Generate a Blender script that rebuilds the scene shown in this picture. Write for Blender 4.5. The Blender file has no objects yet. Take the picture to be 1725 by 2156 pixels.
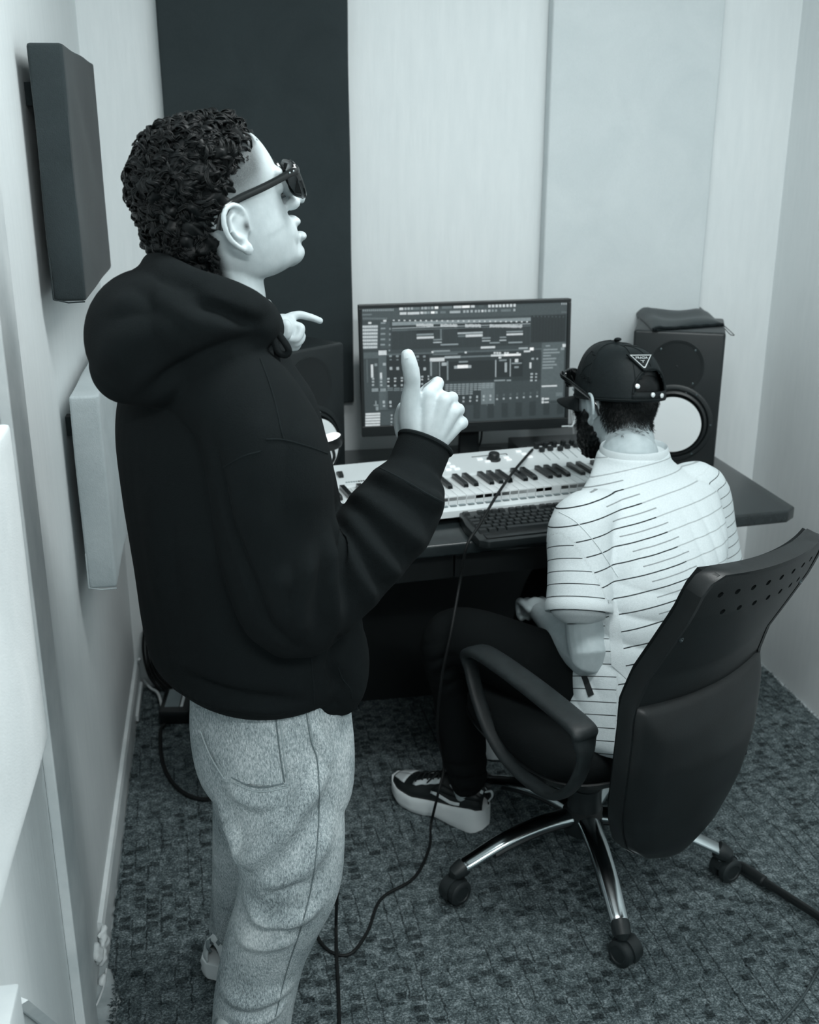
import bpy, bmesh, math, random
import numpy as np
from mathutils import Matrix, Vector
random.seed(7); RNG = np.random.default_rng(7)
scene = bpy.context.scene
COL = scene.collection

# ------------------------------------------------------------------ camera
W_PX, H_PX, F_PX = 1725, 2156, 2300.0
PITCH, YAW, CAM_H = math.radians(18.9), math.radians(9.85), 1.65
cam_data = bpy.data.cameras.new('camera'); cam = bpy.data.objects.new('camera', cam_data); COL.objects.link(cam)
cam_data.sensor_fit = 'HORIZONTAL'; cam_data.sensor_width = 36.0; cam_data.lens = 36.0 * F_PX / W_PX
cam_data.clip_start = 0.02
cam.location = (0, 0, CAM_H); cam.rotation_euler = (math.pi / 2 - PITCH, 0, -YAW)
cam_data.dof.use_dof = True; cam_data.dof.focus_distance = 1.85; cam_data.dof.aperture_fstop = 7.0
scene.camera = cam

# ------------------------------------------------------------------ world, exposure, lamps
world = bpy.data.worlds.new('world'); scene.world = world; world.use_nodes = True
world.node_tree.nodes['Background'].inputs[0].default_value = (0.8, 0.9, 0.93, 1)
world.node_tree.nodes['Background'].inputs[1].default_value = 0.2
vs = scene.view_settings
vs.view_transform = 'Standard'; vs.look = 'None'; vs.gamma = 1.0; vs.exposure = 0.0; vs.use_curve_mapping = False

def area_lamp(name, loc, sx, sy, power, target=None, col=(0.95, 1.0, 1.0)):
    ld = bpy.data.lights.new(name, 'AREA'); ld.shape = 'RECTANGLE'; ld.size = sx; ld.size_y = sy
    ld.energy = power; ld.color = col
    o = bpy.data.objects.new(name, ld); COL.objects.link(o); o.location = loc
    if target is not None:
        o.rotation_euler = (Vector(target) - Vector(loc)).to_track_quat('-Z', 'Y').to_euler()
    return o
area_lamp('ceiling_lamp_light', (0.85, 1.5, 2.66), 1.2, 0.35, 32)
area_lamp('rear_fill_light', (0.55, -0.75, 2.66), 1.2, 0.35, 66, target=(0.8, 0.3, 0.9))  # fill light added behind the camera, no lamp seen there

# ------------------------------------------------------------------ pixel -> place helpers (1725 x 2156 frame)
_f = np.array([math.sin(YAW) * math.cos(PITCH), math.cos(YAW) * math.cos(PITCH), -math.sin(PITCH)])
_r = np.array([math.cos(YAW), -math.sin(YAW), 0.0]); _u = np.cross(_r, _f); _c = np.array([0, 0, CAM_H])
def ray(x, y): return _f + _r * (x - 862.5) / F_PX - _u * (y - 1078) / F_PX
def atz(x, y, z): d = ray(x, y); return _c + d * ((z - CAM_H) / d[2])
def aty(x, y, Y): d = ray(x, y); return _c + d * (Y / d[1])
def atx(x, y, X): d = ray(x, y); return _c + d * (X / d[0])

# ------------------------------------------------------------------ materials
def tint(v):
    """grey of linear luminance v in the photograph's cool tone"""
    xs = [0.0, 0.01, 0.05, 0.2, 0.45, 0.8, 1.0]
    r = np.interp(v, xs, [0.72, 0.72, 0.75, 0.80, 0.87, 0.95, 0.97]); b = np.interp(v, xs, [1.08, 1.08, 1.07, 1.05, 1.04, 1.01, 1.0])
    return (float(v * r), float(v), float(v * b), 1.0)
class NT:
    """tiny node-tree writer"""
    def __init__(s, m): s.t = m.node_tree; s.n = s.t.nodes; s.l = s.t.links
    def new(s, kind, **kw):
        nd = s.n.new(kind)
        for k, v in kw.items():
            if k.startswith('i_'): nd.inputs[k[2:].replace('_', ' ')].default_value = v
            else: setattr(nd, k, v)
        return nd
    def link(s, a, b): s.l.new(a, b)
    def math(s, op, a, b=None, c=None):
        nd = s.n.new('ShaderNodeMath'); nd.operation = op
        for i, v in enumerate((a, b, c)):
            if v is None: continue
            if isinstance(v, (int, float)): nd.inputs[i].default_value = v
            else: s.l.new(v, nd.inputs[i])
        return nd.outputs[0]
    def ramp(s, fac, stops):
        nd = s.n.new('ShaderNodeValToRGB'); el = nd.color_ramp.elements
        while len(el) < len(stops): el.new(0.5)
        for e, (p, v) in zip(el, stops):
            e.position = p; e.color = tint(v) if isinstance(v, (int, float)) else v
        s.l.new(fac, nd.inputs[0]); return nd.outputs[0]
    def noise(s, scale, detail=3, rough=0.55, vec=None, dist=0.0):
        nd = s.n.new('ShaderNodeTexNoise'); nd.inputs['Scale'].default_value = scale
        nd.inputs['Detail'].default_value = detail; nd.inputs['Roughness'].default_value = rough
        nd.inputs['Distortion'].default_value = dist
        s.l.new(vec if vec is not None else s.coord(), nd.inputs['Vector']); return nd.outputs[0]
    def coord(s, kind='Object'):
        if not hasattr(s, '_tc'): s._tc = s.n.new('ShaderNodeTexCoord')
        return s._tc.outputs[kind]
    def mapping(s, scale=(1, 1, 1), rot=(0, 0, 0), vec=None):
        nd = s.n.new('ShaderNodeMapping'); nd.inputs['Scale'].default_value = scale; nd.inputs['Rotation'].default_value = rot
        s.l.new(vec if vec is not None else s.coord(), nd.inputs['Vector']); return nd.outputs[0]
    def attr(s, name):
        nd = s.n.new('ShaderNodeAttribute'); nd.attribute_name = name; return nd.outputs['Fac']
    def mix(s, fac, a, b):
        nd = s.n.new('ShaderNodeMix'); nd.data_type = 'RGBA'
        if isinstance(fac, (int, float)): nd.inputs[0].default_value = fac
        else: s.l.new(fac, nd.inputs[0])
        for i, v in ((6, a), (7, b)):
            if isinstance(v, tuple): nd.inputs[i].default_value = v
            else: s.l.new(v, nd.inputs[i])
        return nd.outputs[2]
MATS = {}
def base_mat(name):
    m = bpy.data.materials.new(name); m.use_nodes = True
    return m, NT(m), m.node_tree.nodes['Principled BSDF']
def mat(name, v, rough=0.6, spec=0.4, metal=0.0, var=0.12, vscale=9.0, bump=0.0, bscale=120.0, sheen=0.0, stretch=(1, 1, 1), coat=0.0, emit=0.0):
    """plain procedural material: tinted grey with faint noise variation and fine relief"""
    if name in MATS: return MATS[name]
    m, nt, b = base_mat(name)
    n = nt.noise(vscale, 4, vec=nt.mapping(stretch))
    c = nt.ramp(n, [(0.3, max(v * (1 - var), 0)), (0.7, min(v * (1 + var), 1))])
    nt.link(c, b.inputs['Base Color'])
    b.inputs['Roughness'].default_value = rough; b.inputs['Specular IOR Level'].default_value = spec
    b.inputs['Metallic'].default_value = metal; b.inputs['Coat Weight'].default_value = coat
    if sheen: b.inputs['Sheen Weight'].default_value = sheen; b.inputs['Sheen Roughness'].default_value = 0.5
    if emit:
        b.inputs['Emission Color'].default_value = tint(v); b.inputs['Emission Strength'].default_value = emit
    if bump:
        bn = nt.new('ShaderNodeBump', i_Strength=bump); bn.inputs['Distance'].default_value = 0.002
        nt.link(nt.noise(bscale, 4, vec=nt.mapping(stretch)), bn.inputs['Height']); nt.link(bn.outputs[0], b.inputs['Normal'])
    MATS[name] = m; return m

# ------------------------------------------------------------------ mesh helpers
def V(*a): return np.array(a, float)
def nrm(v): v = np.asarray(v, float); return v / (np.linalg.norm(v) + 1e-12)
def catmull(pts, n):
    """smooth curve through pts, n samples per span; pts may carry extra columns"""
    P = np.array(pts, float); P = np.vstack([2 * P[0] - P[1], P, 2 * P[-1] - P[-2]]); out = []
    for i in range(1, len(P) - 2):
        p0, p1, p2, p3 = P[i - 1:i + 3]
        for t in np.linspace(0, 1, n, endpoint=False):
            out.append(0.5 * ((2 * p1) + (-p0 + p2) * t + (2 * p0 - 5 * p1 + 4 * p2 - p3) * t * t + (-p0 + 3 * p1 - 3 * p2 + p3) * t ** 3))
    out.append(P[-2]); return np.array(out)
class MB:
    """collects shapes into one mesh"""
    def __init__(s): s.v = []; s.f = []; s.mi = []; s.n = 0
    def add(s, vs, fs, mi=0):
        vs = np.asarray(vs, float).reshape(-1, 3); s.v.append(vs)
        for f in fs: s.f.append([i + s.n for i in f]); s.mi.append(mi)
        s.n += len(vs); return s
    def quad(s, a, b, c, d, mi=0): return s.add([a, b, c, d], [(0, 1, 2, 3)], mi)
    def box(s, lo, hi, bev=0.0, M=None, seg=2, mi=0):
        lo, hi = np.minimum(lo, hi), np.maximum(lo, hi)
        bm = bmesh.new(); bmesh.ops.create_cube(bm, size=1.0)
        for v in bm.verts: v.co = Vector([(lo[k] + hi[k]) / 2 + v.co[k] * (hi[k] - lo[k]) for k in range(3)])
        if bev > 0:
            bev = min(bev, 0.49 * min(hi - lo))
            bmesh.ops.bevel(bm, geom=bm.edges[:], offset=bev, segments=seg, profile=0.5, affect='EDGES')
        s.from_bm(bm, M, mi); return s
    def from_bm(s, bm, M=None, mi=0):
        bm.verts.index_update(); vs = np.array([v.co[:] for v in bm.verts])
        if M is not None: vs = vs @ np.array(M.to_3x3()).T + np.array(M.translation)
        s.add(vs, [[v.index for v in f.verts] for f in bm.faces], mi); bm.free()
    def prism(s, poly, axis, h0, h1, M=None, mi=0):
        """extrude a 2D polygon along axis (0,1,2)"""
        k = [i for i in range(3) if i != axis]; n = len(poly); vs = np.zeros((2 * n, 3))
        for j, h in enumerate((h0, h1)):
            vs[j * n:(j + 1) * n, k[0]] = [p[0] for p in poly]; vs[j * n:(j + 1) * n, k[1]] = [p[1] for p in poly]; vs[j * n:(j + 1) * n, axis] = h
        if M is not None: vs = vs @ np.array(M.to_3x3()).T + np.array(M.translation)
        fs = [list(range(n)), list(range(2 * n - 1, n - 1, -1))] + [(i, i + n, (i + 1) % n + n, (i + 1) % n) for i in range(n)]
        return s.add(vs, fs, mi)
    def rings(s, R, closed=True, cap=True, mi=0):
        """skin a list of rings of equal length"""
        R = [np.asarray(r, float) for r in R]; m = len(R[0]); fs = []
        for i in range(len(R) - 1):
            for j in range(m if closed else m - 1):
                a, b = i * m + j, i * m + (j + 1) % m; fs.append((a, b, b + m, a + m))
        if cap and closed: fs.append(list(range(m - 1, -1, -1))); fs.append([(len(R) - 1) * m + j for j in range(m)])
        return s.add(np.vstack(R), fs, mi)
    def tube(s, pts, rad, n=8, cap=True, flat=1.0, up=None, mi=0):
        P = np.asarray(pts, float); rad = np.broadcast_to(np.asarray(rad, float), (len(P),))
        T = np.gradient(P, axis=0); T /= np.linalg.norm(T, axis=1)[:, None] + 1e-12
        u = nrm(np.cross(T[0], up if up is not None else (V(0, 0, 1) if abs(T[0][2]) < 0.9 else V(1, 0, 0)))); R = []
        for p, t, r in zip(P, T, rad):
            u = nrm(u - t * (u @ t)); w = np.cross(t, u)
            R.append([p + r * (math.cos(a) * u + flat * math.sin(a) * w) for a in np.linspace(0, 2 * math.pi, n, endpoint=False)])
        return s.rings(R, cap=cap, mi=mi)
    def lathe(s, prof, n=32, M=None, mi=0, cap=True):
        """prof: (radius, height) pairs about z"""
        R = []
        for r, h in prof:
            ring = np.array([(r * math.cos(a), r * math.sin(a), h) for a in np.linspace(0, 2 * math.pi, n, endpoint=False)])
            if M is not None: ring = ring @ np.array(M.to_3x3()).T + np.array(M.translation)
            R.append(ring)
        return s.rings(R, cap=cap, mi=mi)
    def ell(s, c, rad, M=None, n=16, mi=0):
        th = np.linspace(0, math.pi, n + 1)[1:-1]; R = []
        for t in th:
            R.append([(math.sin(t) * math.cos(a), math.sin(t) * math.sin(a), -math.cos(t)) for a in np.linspace(0, 2 * math.pi, 2 * n, endpoint=False)])
        R = [np.array([(0, 0, -1)] * (2 * n)) * 1 + np.array(R[0]) * 0.02] + [np.array(r) for r in R] + [np.array([(0, 0, 1)] * (2 * n)) + np.array(R[-1]) * 0.02]
        R = [r * np.asarray(rad) for r in R]
        if M is not None: R = [r @ np.asarray(M)[:3, :3].T for r in R]
        return s.rings([r + np.asarray(c) for r in R], mi=mi)
    def loft(s, secs, n=32, k=1, mi=0):
        """secs: (cx,cy,cz, rx,ry, yaw) level superellipse rings, smoothed k per span"""
        S = catmull(secs, k) if k > 1 else np.array(secs, float); R = []
        for q in S:
            cx, cy, cz, rx, ry, yaw = q[:6]; p = q[6] if len(q) > 6 else 2.3
            a = np.linspace(0, 2 * math.pi, n, endpoint=False); ca, sa = np.cos(a), np.sin(a)
            x = rx * np.sign(ca) * np.abs(ca) ** (2 / p); y = ry * np.sign(sa) * np.abs(sa) ** (2 / p)
            R.append(np.stack([cx + x * math.cos(yaw) - y * math.sin(yaw), cy + x * math.sin(yaw) + y * math.cos(yaw), np.full(n, cz)], 1))
        return s.rings(R, mi=mi)
    def mesh(s, name, mats, off=(0, 0, 0), smooth=False, angle=40):
        me = bpy.data.meshes.new(name); vs = np.vstack(s.v) - np.asarray(off, float)
        me.from_pydata([tuple(v) for v in vs], [], s.f)
        for m in (mats if isinstance(mats, (list, tuple)) else [mats]): me.materials.append(m)
        me.polygons.foreach_set('material_index', s.mi)
        fix_normals(me)
        if smooth:
            me.shade_smooth()
            try: me.set_sharp_from_angle(angle=math.radians(angle))
            except Exception: pass
        return me
    def build(s, name, mats, parent=None, smooth=False, angle=40):
        o = bpy.data.objects.new(name, s.mesh(name, mats, wloc(parent), smooth, angle)); COL.objects.link(o); o.parent = parent
        return o
def fix_normals(me):
    bm = bmesh.new(); bm.from_mesh(me); bmesh.ops.recalc_face_normals(bm, faces=bm.faces[:]); bm.to_mesh(me); bm.free()
def wloc(p):
    v = np.zeros(3)
    while p is not None: v += np.array(p.location); p = p.parent
    return v
def tag(o, label=None, cat=None, group=None, kind=None):
    for k, val in (('label', label), ('category', cat), ('group', group), ('kind', kind)):
        if val: o[k] = val
    return o
def thing(name, loc, label, cat, group=None):
    o = bpy.data.objects.new(name, None); COL.objects.link(o); o.location = loc; o.empty_display_size = 0.05
    return tag(o, label, cat, group)
def put(me, name, parent, M):
    """a part that shares mesh data, placed by matrix relative to its parent"""
    o = bpy.data.objects.new(name, me); COL.objects.link(o); o.parent = parent; o.matrix_local = M; return o
def solid(mb, voxel, smooth=4, name='tmp', fac=0.5):
    """union of overlapping closed shapes as one continuous smoothed surface -> (verts, faces)"""
    me = mb.mesh(name, []); o = bpy.data.objects.new(name, me); COL.objects.link(o)
    r = o.modifiers.new('r', 'REMESH'); r.mode = 'VOXEL'; r.voxel_size = voxel; r.adaptivity = 0
    if smooth: sm = o.modifiers.new('s', 'SMOOTH'); sm.factor = fac; sm.iterations = smooth
    dg = bpy.context.evaluated_depsgraph_get(); ev = o.evaluated_get(dg); m2 = ev.to_mesh()
    vs = np.empty(len(m2.vertices) * 3); m2.vertices.foreach_get('co', vs)
    fs = [list(p.vertices) for p in m2.polygons]
    nr = np.empty(len(m2.vertices) * 3); m2.vertices.foreach_get('normal', nr)
    ev.to_mesh_clear(); bpy.data.objects.remove(o); bpy.data.meshes.remove(me)
    return vs.reshape(-1, 3), fs, nr.reshape(-1, 3)
def skin_obj(name, vs, fs, mats, parent, attrs=None, mi=None):
    me = bpy.data.meshes.new(name); me.from_pydata([tuple(v) for v in vs - wloc(parent)], [], fs)
    for m in (mats if isinstance(mats, (list, tuple)) else [mats]): me.materials.append(m)
    if mi is not None: me.polygons.foreach_set('material_index', mi)
    for k, a in (attrs or {}).items():
        at = me.attributes.new(k, 'FLOAT', 'POINT'); at.data.foreach_set('value', np.asarray(a, np.float32))
    me.shade_smooth()
    o = bpy.data.objects.new(name, me); COL.objects.link(o); o.parent = parent; return o
def frame(origin, x, z):
    """matrix with local x along x, z close to z"""
    x = nrm(x); y = nrm(np.cross(z, x)); z = np.cross(x, y)
    return Matrix(((x[0], y[0], z[0], origin[0]), (x[1], y[1], z[1], origin[1]), (x[2], y[2], z[2], origin[2]), (0, 0, 0, 1)))
def rotz(p, a): return Matrix.Translation(p) @ Matrix.Rotation(a, 4, 'Z')
def text_mesh(name, body, size, mat_, M, parent, extrude=0.0003, spacing=1.0, align='CENTER'):
    cu = bpy.data.curves.new(name, 'FONT'); cu.body = body; cu.size = size; cu.extrude = extrude; cu.align_x = align; cu.align_y = 'CENTER'; cu.space_character = spacing
    o = bpy.data.objects.new(name, cu); COL.objects.link(o)
    dg = bpy.context.evaluated_depsgraph_get(); me = bpy.data.meshes.new_from_object(o.evaluated_get(dg))
    bpy.data.objects.remove(o); bpy.data.curves.remove(cu)
    me.materials.clear(); me.materials.append(mat_)
    q = put(me, name, parent, Matrix.Translation(-Vector(wloc(parent))) @ M); return q

# ================================================================== SETTING
XL, XR, YB, YF, ZC = -0.325, 1.722, 3.235, -2.3, 2.72
def wall_mat(name, v, streak=0.5):
    m, nt, b = base_mat(name)
    n1 = nt.noise(2.2, 5); n2 = nt.noise(9, 5, vec=nt.mapping((6, 6, 0.8)))
    c = nt.ramp(nt.math('ADD', nt.math('MULTIPLY', n1, 0.5), nt.math('MULTIPLY', n2, 0.5)), [(0.3, v * 0.95), (0.7, min(1, v * 1.04))])
    nt.link(c, b.inputs['Base Color']); b.inputs['Roughness'].default_value = 0.55; b.inputs['Specular IOR Level'].default_value = 0.3
    bp = nt.new('ShaderNodeBump', i_Strength=0.25); bp.inputs['Distance'].default_value = 0.003
    nt.link(nt.math('ADD', nt.noise(14, 5, vec=nt.mapping((5, 5, 0.5))), nt.math('MULTIPLY', nt.noise(70, 3), 0.25)), bp.inputs['Height'])
    nt.link(bp.outputs[0], b.inputs['Normal']); return m
M_WALL = wall_mat('white_painted_plaster', 0.80)
M_TRIM = mat('white_gloss_trim', 0.74, 0.4, 0.4, bump=0.1, bscale=40)
M_CONC = mat('pale_bare_screed', 0.5, 0.8, 0.2, var=0.3, vscale=14, bump=0.4, bscale=60)
M_CEIL = mat('ceiling_white', 0.8, 0.9, 0.1)

def struct(name, lo, hi, m, bev=0.0):
    return tag(MB().box(V(*lo), V(*hi), bev).build(name, m), kind='structure')
struct('floor', (XL - .1, YF - .1, -0.1), (XR + .1, YB + .1, -0.012), M_CONC)
struct('ceiling', (XL - .1, YF - .1, ZC), (XR + .1, YB + .1, ZC + .1), M_CEIL)
struct('wall_left', (XL - .1, YF, -0.012), (XL, YB, ZC), M_WALL)
struct('wall_right', (XR, YF, -0.012), (XR + .1, YB, ZC), M_WALL)
struct('wall_back', (XL - .1, YB, -0.012), (XR + .1, YB + .1, ZC), M_WALL)
struct('wall_front', (XL - .1, YF - .1, -0.012), (XR + .1, YF, ZC), M_WALL)
struct('trim_1', (XL, 1.635, -0.01), (XL + 0.018, 1.765, ZC), M_TRIM, 0.003)
bb = MB()
bb.prism([(XL, -0.011), (XL + 0.013, -0.011), (XL + 0.013, 0.066), (XL + 0.009, 0.078), (XL, 0.08)], 1, 1.99, YB)
tag(bb.build('baseboard_left', M_TRIM), kind='structure')

# crumbled plaster lump where the skirting ends
pl = MB(); rr = random.Random(3)
for i in range(26):
    pl.ell(V(XL + rr.uniform(0, .016), 1.955 + rr.uniform(-.05, .03), rr.uniform(-.005, .075)), V(.008, .012, .009) * rr.uniform(.6, 1.3), n=4)
vs_, fs_, _ = solid(pl, 0.004, 1)
pob = skin_obj('trim_2', vs_, fs_, M_WALL, None); tag(pob, kind='structure')

# ------------------------------------------------------------------ carpet
def carpet_mat():
    m, nt, b = base_mat('patterned_loop_carpet')
    co = nt.mapping((1, 1, 1), (0, 0, math.radians(-2)))
    wob = nt.new('ShaderNodeVectorMath', operation='MULTIPLY_ADD'); wob.inputs[1].default_value = (0.014,) * 3
    nn = nt.new('ShaderNodeTexNoise'); nn.inputs['Scale'].default_value = 45; nt.link(co, nn.inputs['Vector'])
    nt.link(nn.outputs['Color'], wob.inputs[0]); nt.link(co, wob.inputs[2])
    sx = nt.new('ShaderNodeSeparateXYZ'); nt.link(wob.outputs[0], sx.inputs[0])
    X, Y = sx.outputs[0], sx.outputs[1]
    cx = nt.math('FLOOR', nt.math('DIVIDE', X, 0.031)); 
    yo = nt.math('ADD', Y, nt.math('MULTIPLY', nt.math('MODULO', cx, 2.0), 0.013))
    cy = nt.math('FLOOR', nt.math('DIVIDE', yo, 0.027))
    cc = nt.new('ShaderNodeCombineXYZ'); nt.link(cx, cc.inputs[0]); nt.link(cy, cc.inputs[1])
    wn = nt.new('ShaderNodeTexWhiteNoise', noise_dimensions='2D'); nt.link(cc.outputs[0], wn.inputs['Vector'])
    big = nt.noise(3.2, 2, vec=co); 
    blk = nt.math('GREATER_THAN', nt.math('ADD', wn.outputs[0], nt.math('MULTIPLY', nt.math('SUBTRACT', big, 0.5), 1.5)), 0.76)
    fx = nt.math('FRACT', nt.math('DIVIDE', X, 0.031)); fy = nt.math('FRACT', nt.math('DIVIDE', yo, 0.027))
    inb = nt.math('MULTIPLY', nt.math('MULTIPLY', nt.math('GREATER_THAN', fx, 0.12), nt.math('LESS_THAN', fx, 0.88)), nt.math('MULTIPLY', nt.math('GREATER_THAN', fy, 0.18), nt.math('LESS_THAN', fy, 0.82)))
    ragg = nt.math('MULTIPLY', nt.math('SUBTRACT', nt.noise(120, 3, 0.7, vec=co), 0.22), 5.0); rc_ = nt.new('ShaderNodeClamp'); nt.link(ragg, rc_.inputs[0])
    dark = nt.math('MULTIPLY', nt.math('MULTIPLY', blk, inb), rc_.outputs[0])
    # dashes along the weave
    c2 = nt.new('ShaderNodeCombineXYZ'); nt.link(cx, c2.inputs[0]); nt.link(nt.math('FLOOR', nt.math('DIVIDE', yo, 0.06)), c2.inputs[1])
    w2 = nt.new('ShaderNodeTexWhiteNoise', noise_dimensions='2D'); nt.link(c2.outputs[0], w2.inputs['Vector'])
    dash = nt.math('MULTIPLY', nt.math('LESS_THAN', fx, 0.12), nt.math('GREATER_THAN', w2.outputs[0], 0.55))
    rows = nt.math('MULTIPLY', nt.math('LESS_THAN', fy, 0.12), nt.math('GREATER_THAN', wn.outputs[0], 0.6))
    dk = nt.math('MINIMUM', nt.math('ADD', nt.math('ADD', nt.math('MULTIPLY', dark, 0.72), nt.math('MULTIPLY', dash, 0.7)), nt.math('MULTIPLY', rows, 0.15)), 1.0)
    tuft = nt.noise(210, 4, 0.75, vec=co); mid = nt.noise(42, 4, 0.7, vec=co)
    lit = nt.math('ADD', nt.math('MULTIPLY', tuft, 0.62), nt.math('MULTIPLY', mid, 0.42))
    base = nt.ramp(lit, [(0.40, 0.028), (0.53, 0.13), (0.66, 0.42)])
    darkc = nt.ramp(lit, [(0.42, 0.006), (0.66, 0.075)])
    nt.link(nt.mix(dk, base, darkc), b.inputs['Base Color'])
    b.inputs['Roughness'].default_value = 1.0; b.inputs['Specular IOR Level'].default_value = 0.05
    h = nt.math('SUBTRACT', nt.math('ADD', nt.math('MULTIPLY', tuft, 0.8), nt.math('MULTIPLY', mid, 0.6)), nt.math('MULTIPLY', dk, 0.5))
    bp = nt.new('ShaderNodeBump', i_Strength=0.9); bp.inputs['Distance'].default_value = 0.006
    nt.link(h, bp.inputs['Height']); nt.link(bp.outputs[0], b.inputs['Normal']); return m
M_CARPET = carpet_mat()
per = []
def ragged(a, b, n, amp):
    for i in range(n):
        t = i / n; p = np.array(a) * (1 - t) + np.array(b) * t; d = nrm(np.array(b) - np.array(a)); nm = np.array([-d[1], d[0]])
        per.append(tuple(p + nm * (random.gauss(0, amp))))
ragged((-0.295, YF + .05), (-0.275, 1.86), 300, 0.003); ragged((-0.275, 1.86), (-0.306, 1.97), 30, 0.002)
ragged((-0.306, 1.97), (-0.309, 3.2), 150, 0.0012); ragged((-0.309, 3.2), (1.70, 3.2), 20, 0.002)
ragged((1.70, 3.2), (1.708, 2.0), 200, 0.0035); ragged((1.708, 2.0), (1.70, YF + .05), 100, 0.003); ragged((1.70, YF + .05), (-0.295, YF + .05), 10, 0.001)
cp = MB().prism(per, 2, -0.0118, 0.0)
carpet = tag(cp.build('carpet', M_CARPET), 'dark grey carpet with a woven pattern of small dark dashes covering the floor', 'carpet')
fr = MB()
for i in range(900):   # loose tufts at the cut edges
    if i % 2: q = V(1.704 + random.gauss(0, .003), random.uniform(1.9, 3.15), -.002)
    else: q = V(-0.285 + random.gauss(0, .004), random.uniform(1.4, 1.9), -.002)
    d = V(random.gauss(0, 1), random.gauss(0, 1), abs(random.gauss(.6, .5))); d = nrm(d) * random.uniform(.004, .011)
    fr.tube([q, q + d * .6, q + d + V(0, 0, -.002)], [.0012, .001, .0005], n=4)
fo = fr.build('edge_tufts', M_CARPET, carpet); fo['kind'] = 'stuff'

# ------------------------------------------------------------------ acoustic panels
def cloth_mat(name, v, rough=0.85, var=0.2, bump=0.35):
    m, nt, b = base_mat(name)
    n1 = nt.noise(5, 5, 0.6, dist=0.6); n2 = nt.noise(160, 2)
    c = nt.ramp(nt.math('ADD', nt.math('MULTIPLY', n1, 0.8), nt.math('MULTIPLY', n2, 0.2)), [(0.32, v * (1 - var)), (0.68, min(1, v * (1 + var)))])
    nt.link(c, b.inputs['Base Color']); b.inputs['Roughness'].default_value = rough; b.inputs['Specular IOR Level'].default_value = 0.15
    b.inputs['Sheen Weight'].default_value = 0.12
    bp = nt.new('ShaderNodeBump', i_Strength=bump); bp.inputs['Distance'].default_value = 0.002
    nt.link(nt.math('ADD', nt.noise(420, 2), nt.math('MULTIPLY', nt.noise(12, 4), 1.2)), bp.inputs['Height']); nt.link(bp.outputs[0], b.inputs['Normal'])
    return m
M_PDARK = cloth_mat('charcoal_panel_fabric', 0.037, var=0.14); M_PGREY = cloth_mat('light_grey_panel_fabric', 0.68, var=0.05)
M_PDARK2 = cloth_mat('dark_grey_panel_fabric', 0.038, var=0.2); M_PMID = cloth_mat('mid_grey_panel_fabric', 0.52, var=0.12)
M_PWHITE = cloth_mat('white_panel_fabric', 0.80, var=0.08)
def panel(name, lo, hi, m, label, wob=0.004, sub=26, seed=1):
    """fabric-wrapped slab: rounded edges, gently uneven surface; seam piping as a part"""
    lo, hi = V(*lo), V(*hi); t = thing(name, ((lo[0] + hi[0]) / 2, (lo[1] + hi[1]) / 2, lo[2]), label, 'acoustic panel')
    bm = bmesh.new(); bmesh.ops.create_cube(bm, size=1.0)
    for v in bm.verts: v.co = Vector([(lo[k] + hi[k]) / 2 + v.co[k] * (hi[k] - lo[k]) for k in range(3)])
    bmesh.ops.bevel(bm, geom=bm.edges[:], offset=0.006, segments=2, profile=0.6, affect='EDGES')
    big = [e for e in bm.edges if e.calc_length() > 0.1]
    bmesh.ops.subdivide_edges(bm, edges=big, cuts=sub, use_grid_fill=True)
    rs = np.random.default_rng(seed); ph = rs.uniform(0, 6.28, (6, 3)); fq = rs.uniform(6, 26, (6, 3))
    for v in bm.verts:
        c = np.array(v.co); w = sum(math.sin(fq[i] @ c + ph[i][0]) for i in range(6)) / 6
        ctr = (lo + hi) / 2; e = np.abs(c - ctr) / ((hi - lo) / 2 + 1e-9); edge = min(1, 3 * sorted(1 - e)[1])
        v.co += Vector(tuple(nrm((c - ctr) / (hi - lo)) * wob * w * (0.35 + edge)))
    mb = MB(); mb.from_bm(bm); mb.build('padded_cover', m, t, smooth=True, angle=60)
    return t
panel('tall_acoustic_panel', (-0.118, 3.192, 0.897), (0.386, YB - .003, 2.45), M_PDARK, 'tall charcoal fabric panel on the back wall behind the standing man', 0.0015, seed=2)
panel('tall_acoustic_panel', (0.956, 3.185, 0.80), (1.462, YB - .003, 2.45), M_PGREY, 'tall light grey fabric panel on the back wall above the bare speaker', 0.0015, seed=3)
PU = panel('acoustic_panel', (XL + 0.022, 2.13, 1.362), (XL + 0.082, 2.69, 1.806), M_PDARK2, 'dark grey padded panel high on the left wall', 0.006, seed=4)
PM = panel('acoustic_panel', (XL + 0.022, 2.205, 0.752), (XL + 0.080, 2.76, 1.165), M_PMID, 'light grey padded panel low on the left wall behind the black hoodie', 0.006, seed=5)
PW = panel('acoustic_panel', (XL + 0.016, 0.86, 0.86), (XL + 0.058, 1.405, 1.31), M_PWHITE, 'white padded panel at the left edge, nearest the camera', 0.005, seed=6)
for P_, m_ in ((PU, M_PDARK2), (PM, M_PMID)):
    y0 = 2.13 if P_ is PU else 2.205; z0, z1 = (1.362, 1.806) if P_ is PU else (0.752, 1.165)
    MB().tube([V(XL + .024, y0 - .001, z0 + .08), V(XL + .024, y0 - .002, z0 + .004), V(XL + .05, y0 - .002, z0 - .002), V(XL + .08, y0 - .001, z0 - .001)], .0016, 6).build('seam_piping', m_, P_, smooth=True)
    for yy in (.08, .45): MB().box(V(XL, y0 + yy, z1 - .1), V(XL + .023, y0 + yy + .03, z1 - .06)).build('wall_bracket', M_PDARK, P_)
MB().box(V(XL, .95, 1.2), V(XL + .017, .98, 1.24)).build('wall_bracket', M_PDARK, PW)

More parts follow.
